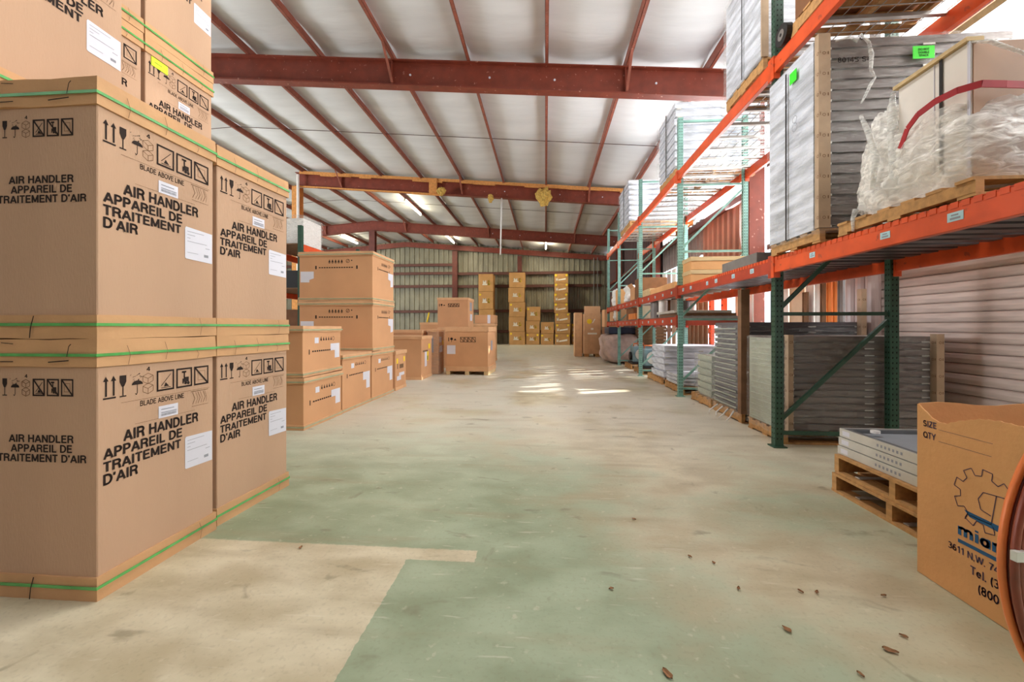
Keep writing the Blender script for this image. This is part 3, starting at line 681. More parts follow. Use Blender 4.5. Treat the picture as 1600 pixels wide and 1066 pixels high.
# ================================================================== ORANGE-BROWN CARTONS ALONG THE AISLE
def carton(x0, x1, y0, y1, z0, z1, label, group='warm brown cartons along the left of the aisle', m='card_orange', lid='card_orange_lid', lidh=.07, tray=.06, strap='strap_pale', side='full', front='full', rz=0, name='shipping_carton', stick=(), pallet=0):
    w, d, h = x1 - x0, y1 - y0, z1 - z0
    o = empty(name, ((x0 + x1) / 2, (y0 + y1) / 2, z0), label, 'carton', group, rz)
    MB().box(-w / 2, w / 2, -d / 2, d / 2, pallet + .003, h - .006).build('carton_body', m, o, bevel=.004)
    if lidh:
        cap(MB(), w, d, h - lidh, h, .014, .004).build('top_cap', lid, o)
        if strap: band(w, d, h - lidh * .75, .019, .016).build('strap', strap, o)
    if tray:
        cap(MB(), w, d, pallet, pallet + tray, .01, .003).build('bottom_tray', lid, o)
        if strap: band(w, d, pallet + tray * .45, .015, .016).build('strap', strap, o)
    if pallet:
        mb = MB()
        for x in (-w / 2 + .05, 0, w / 2 - .05): mb.box(x - .05, x + .05, -d / 2, d / 2, 0, pallet)
        mb.build('skid_foot', 'wood_pale', o)
    def face(fc, L, kind):
        k = Ink(); t = h - lidh
        if kind == 'full':      # handling row, two bars and a caution line, white labels
            s = min(.055, h * .1)
            for q in range(5): k.poly([(L * .40 + q * s * .95, t - s * 1.9), (L * .40 + q * s * .95 + s * .7, t - s * 1.9), (L * .40 + q * s * .95 + s * .35, t - s * 1.0)])
            for q in range(5): k.rect(L * .40 + q * s * .95 + s * .1, L * .40 + q * s * .95 + s * .6, t - s * 2.2, t - s * 2.0)
            k.ring(L * .40 + s * 6, t - s * 1.55, s * .5, s * .14); k.line((L * .4 + s * 5.7, t - s * 1.9), (L * .4 + s * 6.3, t - s * 1.2), s * .12)
            k.disc(L * .40 + s * 7.2, t - s * 1.4, s * .2, 8)
            k.rect(L * .22, L * .24, t - s * 3.9, t - s * 2.9); k.rect(L * .78, L * .80, t - s * 3.9, t - s * 2.9)
            for q in range(14): k.rect(L * (.27 + q * .034), L * (.27 + q * .034) + L * .024, t - s * 3.6, t - s * 3.3)
        elif kind == 'small':
            s = min(.05, h * .09)
            k.path([(L * .45, t - s * 2.4), (L * .45, t - s * 1.2)], .006)
            k.ring(L * .78, t - s * 1.8, s * .5, s * .12)
            for q in range(5): k.poly([(L * .42 + q * s * 1.2, t - s * 2.2), (L * .42 + q * s * 1.2 + s * .8, t - s * 2.2), (L * .42 + q * s * 1.2 + s * .4, t - s * 1.2)])
            k.rect(L * .14, L * .16, t - s * 5.4, t - s * 4.2)
            for q in range(9): k.rect(L * (.22 + q * .055), L * (.22 + q * .055) + L * .04, t - s * 4.9, t - s * 4.55)
        elif kind == 'band':    # arrow, glass, umbrella, a black bar of square symbols
            s = h * .1
            k.poly([(L * .05, t - s * 2), (L * .07, t - s * 2), (L * .07, t - s * 1.2), (L * .05, t - s * 1.2)]); k.disc(L * .13, t - s * 1.5, s * .3, 10); k.rect(L * .125, L * .135, t - s * 2.2, t - s * 1.5); k.poly([(L * .18, t - s * 1.8), (L * .25, t - s * 1.8), (L * .215, t - s * 1.4)])
            for q in range(4): k.frame(L * (.34 + q * .095), L * (.34 + q * .095) + L * .085, t - s * 2.2, t - s * 1.1, .012); k.line((L * (.345 + q * .095), t - s * 1.2), (L * (.42 + q * .095), t - s * 2.1), .014)
        if k.f: k.build('printing', 'ink', o, fc, w, d)
    face('+X', d, side); face('-Y', w, front)
    if side == 'small':
        Ink().rect(d * .28, d * .38, h - lidh - .14, h - lidh - .07).build('white_label', 'label', o, '+X', w, d, .002)
        Ink().poly([(d * .70, h * .62), (d * .96, h * .62), (d * .96, h * .30), (d * .82, h * .30), (d * .82, h * .47), (d * .70, h * .47)]).build('white_label', 'label', o, '+X', w, d, .002)
    if side == 'full':
        Ink().poly([(d * .72, h * .66), (d * .97, h * .66), (d * .97, h * .38), (d * .84, h * .36), (d * .84, h * .5), (d * .72, h * .52)]).build('white_label', 'label', o, '+X', w, d, .002)
    if front == 'full':
        Ink().poly([(.02, h * .60), (w * .2, h * .60), (w * .2, h * .46), (w * .14, h * .43), (w * .14, h * .38), (.02, h * .38)]).build('white_label', 'label', o, '-Y', w, d, .002)
    for (fc, u0, u1, v0, v1, mt) in stick: Ink().rect(u0, u1, v0, v1).build('sticker', mt, o, fc, w, d, .002)
    return o
carton(-3.55, -2.79, 4.53, 5.41, 0, .605, 'lower of the two square cartons in the nearest short stack, by the air handlers', side='small', front='')
carton(-3.56, -2.80, 4.53, 5.41, .613, 1.21, 'upper of the two square cartons in the nearest short stack, flared lid', side='small', front='')
carton(-3.55, -2.80, 5.46, 6.38, 0, .81, 'single carton with a torn lid corner, between two stacks by the aisle', side='small', front='')
carton(-4.03, -2.80, 6.43, 7.35, 0, .80, 'lowest of the three wide cartons in the tall stack', side='small')
carton(-4.03, -2.79, 6.43, 7.35, .805, 1.62, 'middle of the three wide cartons in the tall stack')
carton(-4.03, -2.79, 6.43, 7.35, 1.625, 2.43, 'topmost of the three wide cartons in the tall stack')
carton(-3.4, -2.80, 7.47, 8.05, 0, .75, 'small carton with two yellow stickers, just past the tall stack', side='', front='', strap=None,
       stick=(('+X', .06, .14, .50, .60, 'yellow'), ('+X', .44, .52, .52, .62, 'yellow'), ('+X', .08, .30, .18, .26, 'label'), ('+X', .2, .48, .26, .32, 'label'), ('+X', .1, .13, .4, .5, 'ink'), ('+X', .22, .44, .40, .48, 'ink_soft')))
carton(-4.0, -2.79, 9.06, 9.9, 0, .99, 'wide carton with a green and yellow label on its side, behind the small one', side='', front='', strap=None,
       stick=(('+X', .55, .7, .68, .80, 'yellow'), ('+X', .25, .42, .28, .62, 'label'), ('+X', .42, .56, .40, .62, 'yellow'), ('+X', .44, .52, .42, .52, 'strap'), ('+X', .1, .5, .62, .66, 'ink_soft')))
carton(-4.4, -3.1, 10.1, 10.9, 0, 1.12, 'wide carton in the second row, its lid just showing over another', side='', front='', strap=None)
o = carton(-2.98, -2.70, 10.2, 10.75, 0, 1.14, 'narrow film-wrapped carton standing between two wide ones', side='', front='', strap=None, tray=0,
       stick=(('+X', .1, .4, .55, .72, 'label'), ('-Y', .02, .15, .55, .95, 'ink_grey'), ('+X', .38, .5, .72, .85, 'yellow'), ('+X', .1, .3, .8, .95, 'label')))
MB().box(-.16, .16, -.29, .29, .02, 1.10).build('stretch_film', 'wrap', o)
carton(-3.14, -2.25, 11.85, 12.75, 0, 1.13, 'lower carton of the pair behind the square skid carton', side='', front='', strap=None)
carton(-3.16, -2.25, 11.85, 12.75, 1.135, 2.06, 'raised carton with a black symbol row, on top of its pair', side='', front='band', strap=None, stick=(('+X', .3, .65, .25, .45, 'label'), ('+X', .25, .6, .55, .8, 'ink_grey')))
carton(-2.45, -1.38, 10.1, 11.1, 0, 1.20, 'square carton on a wooden skid, front face with a black symbol row', side='', front='band', strap=None, pallet=.09, rz=R(-4), lidh=.12, tray=.12,
       stick=(('-Y', .02, .24, .52, .74, 'label'), ('+X', .35, .55, .6, .85, 'ink_grey')))
carton(-2.6, -1.75, 14.0, 14.8, 0, 1.32, 'pinkish carton behind the skid carton, in the distance', side='', front='', strap=None, m='card_lid')
carton(-2.45, -1.72, 14.1, 14.7, 1.325, 1.62, 'small taped carton on top of the pinkish distant one', side='', front='', strap=None, lidh=0, tray=0, stick=(('-Y', .45, .55, .0, .29, 'label'),))
carton(-4.2, -3.5, 13.5, 14.2, 0, 1.35, 'plain carton behind the raised one, holding a yellow handle', side='', front='', strap=None)
hd = MB().tube([(-3.95, 13.45, 1.36), (-3.88, 13.45, 1.68)], .028, 8).build('tool_handle', 'yellow', smooth=True); tag(hd, 'short bright yellow handle standing on a distant carton', 'tool')
carton(-5.6, -4.5, 13.5, 14.4, 0, 1.1, 'low distant carton left of the one with the yellow handle', side='', front='', strap=None)
# ---- end wall stacks
def wall_stack(x0, x1, y0, hs, desc, kind):
    z = 0; w = x1 - x0; n = len(hs)
    for k, h in enumerate(hs):
        j = random.uniform(-.03, .03)
        o = empty('wall_carton', ((x0 + x1) / 2 + j, y0 + w / 2, z), '%s carton %s' % (nth(k, n), desc), 'carton', 'cartons stacked against the end wall')
        MB().box(-w / 2, w / 2, -w / 2, w / 2, 0, h - .012).build('carton_body', 'card_gold', o, bevel=.012)
        MB().box(-w / 2 - .006, w / 2 + .006, -w / 2 - .006, -w / 2, h - .10, h - .02).build('lid_flap', 'card_gold', o)
        if kind == 'a':
            Ink().text('M', w * .30, w * .52, h * .40, h * .22, .06).text('.', w * .55, w * .6, h * .40, h * .22, .05).poly([(w * .25, h * .36), (w * .6, h * .36), (w * .58, h * .42), (w * .28, h * .42)]).build('white_logo', 'ink_white', o, '-Y', w, w, .012)
            Ink().text('G', w * .62, w * .78, h * .36, h * .26, .05).build('yellow_logo', 'yellow', o, '-Y', w, w, .012)
        else:
            Ink().text('M', w * .1, w * .24, h * .25, h * .28, .08).poly([(w * .28, h * .25), (w * .82, h * .36), (w * .82, h * .52), (w * .28, h * .38)]).build('white_logo', 'ink_white', o, '-Y', w, w, .012)
        dots = Ink()
        if kind == 'b' or k in (0, 2): dots.disc(w * .12, h * .82, .07)
        if kind == 'b' or (k == 0 and n == 3): dots.disc(w * .85, h * .82, .07)
        if dots.f: dots.build('yellow_dot', 'yellow', o, '-Y', w, w, .012)
        z += h
wall_stack(-4.5, -3.5, 27.5, [1.25, 1.15, 1.2, 1.2], 'in the leftmost tall stack at the end wall', 'a')
wall_stack(-2.45, -1.38, 27.5, [.9, .99, .98, .98, 1.02], 'in the five-high stack at the end wall', 'a')
wall_stack(-1.28, -.36, 27.6, [.8, .82, .95], 'in the three-high stack at the end wall', 'a')
wall_stack(-.28, .58, 27.6, [.75, .78], 'in the two-high stack at the end wall', 'a')
wall_stack(.66, 1.66, 27.5, [.75, .68, .72], 'of the wide lower part in the right tall stack', 'b')
def upper(x0, w, y0, z0, hs):
    z = z0
    for k, h in enumerate(hs):
        o = empty('wall_carton', (x0 + w / 2 + random.uniform(-.02, .02), y0 + w / 2, z), '%s carton of the narrow upper part in the right tall stack' % nth(k, len(hs)), 'carton', 'cartons stacked against the end wall')
        MB().box(-w / 2, w / 2, -w / 2, w / 2, 0, h - .012).build('carton_body', 'card_gold', o, bevel=.012)
        Ink().text('M', w * .1, w * .24, h * .25, h * .28, .08).poly([(w * .28, h * .25), (w * .82, h * .36), (w * .82, h * .52), (w * .28, h * .38)]).build('white_logo', 'ink_white', o, '-Y', w, w, .012)
        Ink().disc(w * .1, h * .82, .08).disc(w * .88, h * .82, .08).build('yellow_dot', 'yellow', o, '-Y', w, w, .012)
        z += h
upper(.62, .9, 27.52, 2.15, [.66, .66, .66, .64])
wall_stack(1.78, 2.6, 28.0, [.75, .7], 'in the shaded stack at the end wall, right of the tall one', 'b')
# tall pair on a small pallet
tc = empty('tall_carton', (1.86, 16.86, 0), 'tall upright carton with a yellow round mark, right of the aisle', 'carton', 'tall cartons by the far rack', R(3))
MB().box(-.34, .34, -.3, .3, .12, 1.72).box(-.32, .32, -.29, -.25, 1.72, 2.03).build('carton_body', 'card_orange_lid', tc, bevel=.006)
Ink().disc(.22, 1.42, .1, 18).build('yellow_mark', 'yellow', tc, '-Y', .68, .6)
Ink().poly([(.32, 1.35), (.36, 1.35), (.46, 1.52), (.42, 1.52)]).rect(.28, .38, 1.08, 1.16).rect(.15, .52, .90, .97).build('white_printing', 'ink_white', tc, '-Y', .68, .6)
MB().box(-.3, -.12, -.25, .25, 0, .12).box(.12, .3, -.25, .25, 0, .12).build('skid_foot', 'wood', tc)
tc2 = empty('tall_carton', (1.34, 17.1, 0), 'tall plain carton tucked behind the one with the yellow mark', 'carton', 'tall cartons by the far rack')
MB().box(-.15, .15, -.35, .35, 0, 1.78).build('carton_body', 'card_orange_lid', tc2, bevel=.006)
MB().box(-.15, .15, -.36, -.352, 1.5, 1.76).build('lid_flap', 'card_orange_lid', tc2)

# ================================================================== LEFT RACK behind the cartons
lr = empty('storage_rack', (-5.6, 9.4, 0), 'orange storage rack behind the tall carton stack on the left', 'rack')
for x in (-.55, .55):
    for y in (-1.3, 1.3): MB().box(x - .04, x + .04, y - .04, y + .04, 0, 3.3).build('post', 'r_green', lr)
    for z in (1.0, 1.95, 2.85): MB().box(x - .03, x + .03, -1.26, 1.26, z - .07, z + .07).build('beam', 'r_orange', lr)
for z in (1.05, 2.0, 2.93): MB().box(-.5, .5, -1.24, 1.24, z, z + .02).build('shelf', 'wood_dark', lr)
o = empty('wrapped_load', (-5.57, 8.75, 2.96), 'shrink-wrapped load of small cartons on the left rack top', 'load')
MB().box(-.4, .0, -.35, .35, 0, .62).build('carton_body', 'card_dark', o, bevel=.01); MB().box(.01, .4, -.35, .35, 0, .58).build('carton_body', 'white', o, bevel=.01)
MB().box(-.42, .42, -.37, .37, .0, .65).build('stretch_film', 'wrap', o)
o = MB().box(-.3, .3, -.3, .3, 0, .4).build('shelf_carton', 'black', loc=(-5.5, 8.8, 2.03)); tag(o, 'dark carton on the middle shelf of the left rack', 'carton')
for k in range(2):
    o = MB().box(-.3, .3, -.3, .3, 0, .5).build('shelf_carton', 'card_dark', loc=(-5.5, 8.8, 1.08)) if k == 0 else MB().box(-.3, .3, -.3, .3, 0, .5).build('shelf_carton', 'card_dark', loc=(-5.5, 8.8, 0))
    tag(o, 'dark carton on the lower shelf of the left rack' if k == 0 else 'dark carton on the floor under the left rack', 'carton')

# ================================================================== RIGHT RACK
UX, UB = 2.32, 3.39      # front and back post lines
def upright(y, label, mt, hole=True, top=4.8):
    o = empty('rack_upright', (0, y, 0), label, 'rack frame', 'upright frames of the long rack')
    for x in (UX, UB):
        MB().box(x - .04, x + .04, -.035, .035, 0.01, top).build('post', mt, o)
        MB().box(x - .065, x + .065, -.06, .06, 0, .012).build('foot_plate', mt, o)
        if hole:
            hb = MB(); z = .08
            while z < top - .04:
                for sx in (-1, 1):
                    cx_, cz = x + sx * .018, z
                    hb.quad((cx_ - .007, -.0355, cz), (cx_ + .003, -.0355, cz - .006), (cx_ + .007, -.0355, cz + .012), (cx_ - .003, -.0355, cz + .016))
                    hb.quad((x - .0405, sx * .016 - .006, cz), (x - .0405, sx * .016 + .006, cz - .004), (x - .0405, sx * .016 + .006, cz + .012), (x - .0405, sx * .016 - .006, cz + .016))
                z += .0508
            h = hb.build('slot_holes', 'hole', o, fix=False); h['kind'] = 'stuff'
    a, b = UX + .04, UB - .04
    for z in (.14, 1.33, 2.5, 3.64, 4.74): MB().bar((a, 0, z), (b, 0, z), .03, .035).build('cross_brace', mt, o)
    for z0, z1 in ((.28, 1.26), (1.40, 2.42), (2.57, 3.55)): MB().bar((a, 0, z0), (b, 0, z1), .03, .035).build('diagonal_brace', mt, o)
    return o
UY = [1.44, 4.31, 7.28, 10.23, 13.14, 15.3]
UL = ['dark green rack frame out of view nearest the camera', 'dark green rack frame nearest in view, punched posts either side of the grey stacks', 'second green rack frame, rising past the white stacks', 'third rack frame, green paled by glare, in the far half of the rack', 'fourth rack frame, slim, green paled by glare, near the wrapped bale', 'last glare-paled green rack frame at the far end of the row']
for y, l, k in zip(UY, UL, range(6)): upright(y, l, 'r_green' if k < 2 else 'r_green_lit')
BN = ['nearest', 'second', 'third', 'fourth', 'fifth']
def beam(i, z0, z1, back, lev, mt, tags=()):
    y0, y1 = UY[i] + .036, UY[i + 1] - .036
    x = (UB if back else UX) + (.0 if back else -.0)
    xo = x + (.02 if back else -.03)
    o = empty('rack_beam', (xo, (y0 + y1) / 2, z0), '%s %s beam on the %s level of the long rack, %s bay' % ('rear' if back else 'front', 'orange' if mt == 'r_orange' else 'rust-red', lev, BN[i]), 'beam', 'horizontal beams of the long rack')
    L = (y1 - y0) / 2; h = z1 - z0
    MB().box(-.025, .025, -L, L, 0, h).box(-.025, .01, -L, L, h, h + .004).build('beam_bar', mt, o, bevel=.004)
    for s in (-1, 1): MB().box(-.034, .03, s * (L + .01) - .025 - .0, s * (L + .01) + .025, -.05, h + .03).build('end_bracket', mt, o)
    for (yy, w, hh) in tags:
        v = yy - (y0 + y1) / 2
        lb_ = MB().box(-.0275, -.0255, v - w / 2, v + w / 2, h * .5 - hh / 2, h * .5 + hh / 2).build('location_label', 'tag_blue', o)
        MB().box(-.0285, -.0276, v - w * .32, v + w * .32, h * .5 - hh * .3, h * .5 - hh * .08).box(-.0285, -.0276, v - w * .2, v + w * .25, h * .5 + hh * .1, h * .5 + hh * .26).build('label_print', 'ink_grey', lb_)
    return o
def deck(i, z, kind, label):
    y0, y1 = UY[i] + .05, UY[i + 1] - .05; o = empty('wire_deck', (0, (y0 + y1) / 2, z), label, 'shelf deck', 'shelf decks of the long rack'); L = (y1 - y0) / 2
    if kind == 'wire':
        mb = MB(); n = int(2 * L / .1)
        for k in range(n + 1): y = -L + 2 * L * k / n; mb.box(UX - .04, UB + .03, y - .003, y + .003, 0, .006)
        n = 9
        for k in range(n + 1): x = UX + (UB - UX) * k / n; mb.box(x - .003, x + .003, -L, L, .006, .012)
        a = mb.build('wire_mesh', 'wire', o); a['kind'] = 'stuff'
        for k in range(8): y = -L + .15 + (2 * L - .3) * k / 7; MB().box(UX + .0, UB - .01, y - .02, y + .02, -.03, -.001).build('support_channel', 'wire', o)
    else:
        for k in range(17):
            y = -L + .06 + (2 * L - .12) * k / 16; MB().box(UX - .002, UB - .01, y - .05, y + .05, -.045, -.006).build('deck_bar', 'deck', o)
        t = MB(); n = int(2 * L / .062)
        for k in range(n): y = -L + 2 * L * (k + .5) / n; t.box(-.0, .004, y - .022, y + .022, 0, .034)
        a = t.build('lip_tabs', 'r_orange', o, loc=(UX - .058, 0, -.037)); a['kind'] = 'stuff'
    return o
beam(0, 1.74, 1.885, 0, 'lower', 'r_orange', ((2.02, .09, .05), (2.46, .09, .05), (2.93, .08, .045), (3.68, .07, .045)))
beam(0, 1.74, 1.885, 1, 'lower', 'r_orange'); deck(0, 1.895, 'bar', 'bar deck of the near bay, carrying the film-wrapped cabinet')
beam(1, 1.74, 1.885, 0, 'lower', 'r_rust', ((5.15, .08, .05), (5.65, .08, .05), (5.95, .07, .05), (6.6, .07, .05), (6.95, .07, .05), (4.7, .08, .05)))
beam(1, 1.74, 1.885, 1, 'lower', 'r_orange'); deck(1, 1.895, 'bar', 'bar deck of the second bay, under the flat brown cartons')
beam(0, 3.72, 3.86, 0, 'upper', 'r_orange'); beam(0, 3.72, 3.86, 1, 'upper', 'r_orange'); deck(0, 3.875, 'wire', 'wire mesh deck seen from below at the top right')
beam(1, 3.72, 3.86, 0, 'upper', 'r_orange'); beam(1, 3.72, 3.86, 1, 'upper', 'r_orange'); deck(1, 3.875, 'wire', 'wire mesh deck under the tall pale wrapped load')
for i in (2, 3, 4):
    beam(i, 3.72, 3.86, 0, 'upper', 'r_orange'); beam(i, 3.72, 3.86, 1, 'upper', 'r_orange')
    if i < 4: deck(i, 3.875, 'wire', 'wire mesh deck under the %s white slab pile' % ('nearer' if i == 2 else 'farther'))
    tg = tuple((UY[i] + .3 + q * .55, .07, .05) for q in range(5 if i < 4 else 3))
    beam(i, 1.74, 1.885, 0, 'middle', 'r_rust', tg); beam(i, 1.74, 1.885, 1, 'middle', 'r_orange'); deck(i, 1.895, 'wire', 'wire deck of the middle level, %s bay' % BN[i])
    beam(i, 1.235, 1.37, 0, 'lowest', 'r_rust', tg); beam(i, 1.235, 1.37, 1, 'lowest', 'r_rust'); deck(i, 1.385, 'wire', 'wire deck of the lowest level, %s bay' % BN[i])

# ---- pallets
def pallet(x0, x1, y0, y1, z0, label, h=.13, across='X', group='wooden pallets'):
    """deck boards run along `across`; three bearers below, three bottom boards"""
    o = empty('wooden_pallet', ((x0 + x1) / 2, (y0 + y1) / 2, z0), label, 'pallet', group)
    w, d = (x1 - x0) / 2, (y1 - y0) / 2; t = .018; bt = h - 2 * t
    def board(a0, a1, b0, b1, c0, c1, nm, j=.0):
        mb = MB(); e = random.uniform(-.008, .008)
        if across == 'X': mb.box(a0 + e, a1 + e, b0, b1, c0, c1)
        else: mb.box(b0, b1, a0 + e, a1 + e, c0, c1)
        return mb.build(nm, 'wood' if across == 'X' else 'wood_y', o)
    A_, B_ = (w, d) if across == 'X' else (d, w)
    n = max(5, int(2 * B_ / .16))
    for k in range(n):
        b = -B_ + (2 * B_ - .1) * k / (n - 1); board(-A_ + .008, A_ - .008, b, b + .1, h - t, h, 'deck_board')
    for a in (-A_ + .01, -.022, A_ - .054):
        mb = MB()
        if across == 'X': mb.box(a, a + .044, -B_, B_, t, h - t)
        else: mb.box(-B_, B_, a, a + .044, t, h - t)
        mb.build('bearer', 'wood_y' if across == 'X' else 'wood', o)
    for b in (-B_, -.05, B_ - .1): board(-A_ + .008, A_ - .008, b, b + .1, 0, t, 'bottom_board')
    return o
# ---- slab stacks
def slabs(x0, x1, y0, y1, z0, n, t, m, what, group, name='flat_slab', lip=.018, jit=.003, cat='panel', grow=0):
    cxx, cyy = (x0 + x1) / 2, (y0 + y1) / 2; w, d = (x1 - x0) / 2, (y1 - y0) / 2
    mb = MB(); g = t * .27
    mb.box(-w + lip + .004, w - lip - .004, -d + lip + .004, d - lip - .004, 0, g); mb.box(-w, w, -d, d, g, t - .001)
    base = mb.build(name, m, bevel=.0)
    hb = MB()
    for (s) in (-1, 1): hb.box(s * (w * .9) - .04, s * (w * .9) + .04, -d - .002, -d, g * .4, g * 1.1)
    hb.box(w * .1, w * .1 + .09, -d - .002, -d, g * .4, g * 1.0)
    tab = hb.build('metal_tab', 'alu', base)
    for k in range(n):
        if k == 0: o = base
        else:
            o = base.copy(); COL.objects.link(o); c = tab.copy(); COL.objects.link(c); c.parent = o
        o.location = (cxx + random.uniform(-jit, jit), cyy + random.uniform(-jit, jit), z0 + k * t)
        tag(o, '%s %s' % (nth(k, n), what), cat, group)
def film(x0, x1, y0, y1, z0, z1, label, m='wrap', e=.014, top=True, seed=0, amp=.008):
    """stretch film hugging a load: gridded shell with small puckers"""
    mb = MB(); w, d = (x1 - x0) / 2 + e, (y1 - y0) / 2 + e; nz = 14; ring = []
    for (ax_, ay_, bx_, by_) in ((-w, -d, w, -d), (w, -d, w, d), (w, d, -w, d), (-w, d, -w, -d)):
        for k in range(12): ring.append((ax_ + (bx_ - ax_) * k / 12, ay_ + (by_ - ay_) * k / 12))
    N = len(ring)
    for j in range(nz + 1):
        for (x, y) in ring:
            n = noise.noise(Vector((x * 9 + seed, y * 9, j * .9))) * amp
            mb.v.append((x * (1 + n / w) + 0, y * (1 + n / d), (z1 - z0) * j / nz + (n * 2 if j == 0 else 0)))
    for j in range(nz):
        for k in range(N): mb.f.append((j * N + k, j * N + (k + 1) % N, (j + 1) * N + (k + 1) % N, (j + 1) * N + k))
    o = mb.build('stretch_film', m, loc=((x0 + x1) / 2, (y0 + y1) / 2, z0), smooth=True, fix=False); return tag(o, label, 'film')
def vpost(x, y, z0, z1, label, wx=.05, wy=.07, m='board'):
    o = empty('corner_board', (x, y, z0), label, 'corner board')
    MB().box(-wx / 2, wx / 2, -wy / 2, -wy / 2 + .008, 0, z1 - z0).box(-wx / 2, -wx / 2 + .008, -wy / 2 + .008, wy / 2, 0, z1 - z0).build('board', m, o)
    k = Ink(); z = .08
    while z < z1 - z0 - .06: k.ring(wx * .45, z, .011, .004, 8); k.rect(wx * .75, wx * .85, z - .012, z + .012); z += .165
    k.build('printing', 'ink_soft', o, '-Y', wx, wy); k.build('printing', 'ink_soft', o, '-X', wx, wy); return o
def vstrap(x, y, z0, z1, label):
    o = MB().box(x - .003, x, y - .009, y + .009, z0, z1).build('load_strap', 'black'); return tag(o, label, 'strap')

# near floor stack behind the first frame
pallet(2.42, 3.88, 4.40, 5.12, 0, 'wooden pallet under the nearest grey floor stack')
slabs(2.43, 3.87, 4.42, 5.10, .132, 14, .0695, 'panel_dark', 'grey-brown panel, floor stack at the nearest frame', 'grey-brown panels in the nearest floor stack')
film(2.425, 3.86, 4.415, 5.105, .07, 1.10, 'clear stretch film around the nearest grey floor stack', 'wrap', e=.02)
vpost(2.475, 4.39, .14, 1.12, 'pale corner board at the near edge of the nearest floor stack'); vpost(3.86, 4.375, .14, 1.13, 'pale corner board at the right edge of the nearest floor stack', .07)
o = MB().box(2.42, 2.428, 4.46, 5.08, .14, 1.08).build('side_sheet', 'panel_green'); tag(o, 'pale green-grey end sheet of the nearest floor stack', 'sheet')
mb = MB()
for k in range(14): mb.box(2.412, 2.42, 4.48 + .02 * math.sin(k * 2.1), 5.04, .165 + k * .066, .18 + k * .066)
tag(mb.build('slat_ends', 'panel_green'), 'row of protruding slat ends on the nearest floor stack', 'panel ends', kind='stuff')
# second floor stack
pallet(2.42, 3.90, 5.30, 6.15, 0, 'wooden pallet under the taller second floor stack')
slabs(2.44, 3.89, 5.34, 6.12, .132, 16, .0705, 'panel_dark2', 'slate panel in the taller second floor stack', 'slate panels in the second floor stack')
film(2.425, 3.86, 5.33, 6.13, .07, 1.22, 'clear stretch film around the taller second floor stack', 'wrap', e=.02, seed=5)
vpost(2.44, 5.27, .13, 1.66, 'tall corner board standing proud of the second floor stack', .1, .09, 'wood_dark'); vpost(3.83, 5.30, .13, 1.66, 'tall corner board at the far right of the second floor stack', .06)
mb = MB()
for k in range(16): mb.box(2.41, 2.42, 5.42, 6.08, .165 + k * .067, .178 + k * .067)
tag(mb.build('slat_ends', 'panel_green'), 'row of protruding slat ends on the second floor stack', 'panel ends', kind='stuff')
# third, small wrapped
pallet(2.42, 3.5, 6.25, 7.05, 0, 'wooden pallet under the low film-wrapped stack')
slabs(2.46, 3.4, 6.3, 6.85, .132, 6, .105, 'panel_green', 'pale panel in the low film-wrapped stack by the second frame', 'pale panels in the low wrapped stack')
film(2.45, 3.41, 6.28, 6.88, .07, .78, 'cloudy stretch film around the low pale stack', 'wrap', e=.02, seed=9)
# loose film tails on the floor
for k in range(4):
    y = 5.45 + k * .16; pts = [(2.40, y, .12), (2.34 - .02 * k, y - .03, .05), (2.27 - .03 * (k % 2), y - .1, .018)]
    tag(MB().tube(pts, [.012, .009, .005], 6).build('film_tail', 'white', smooth=True), ['first', 'second', 'third', 'farthest'][k] + ' white film tail trailing off the second floor stack, counted from the camera', 'film', 'film tails at the second floor stack')

# white slab piles on the floor, bays 3 and 4
pallet(2.40, 3.6, 7.45, 8.5, 0, 'pallet under the nearer low white slab pile'); pallet(2.40, 3.6, 8.75, 9.9, 0, 'pallet under the farther low white slab pile')
slabs(2.41, 2.88 + .6, 7.6, 8.4, .132, 3, .065, 'panel_white', 'white slab in the low pile at the foot of the second frame', 'white slabs in the nearer low pile')
slabs(2.45, 3.7, 8.72, 9.7, .132, 5, .135, 'panel_white', 'thick white slab in the taller floor pile between the second and third frames', 'white slabs in the taller floor pile', jit=.02)
# machines and bales farther along
def machine(x, y, z, label, seed):
    o = empty('condensing_unit', (x, y, z), label, 'machine', 'wrapped machines on the rack floor')
    MB().box(-.3, .3, -.3, .3, 0, .06).build('base', 'black', o); MB().box(-.26, .26, -.26, .2, .06, .5).build('casing', 'machine', o, bevel=.02)
    MB().tube([(-.05, -.27, .28), (-.05, -.30, .28)], .16, 16).build('fan_guard', 'alu', o); MB().tube([(-.32, 0, .22), (-.27, 0, .22)], .12, 12).build('motor', 'black', o)
    MB().tube([(-.2, 0, .5), (-.2, 0, .58), (.1, .05, .58), (.1, .05, .5)], .02, 8).build('pipe', 'copper', o, smooth=True)
    return o
for (y, l) in ((10.95, 'blue-grey machine on a pallet at the third frame'), (12.25, 'blue-grey machine on a pallet, farther of two')):
    pallet(2.4, 3.3, y - .45, y + .45, 0, 'pallet under the ' + l); machine(2.78, y, .132, l, 1)
slabs(2.95, 3.85, 13.4, 14.3, 0, 11, .11, 'wood_dark', 'brown bundle in the stack behind the fourth frame', 'brown bundles behind the fourth frame')
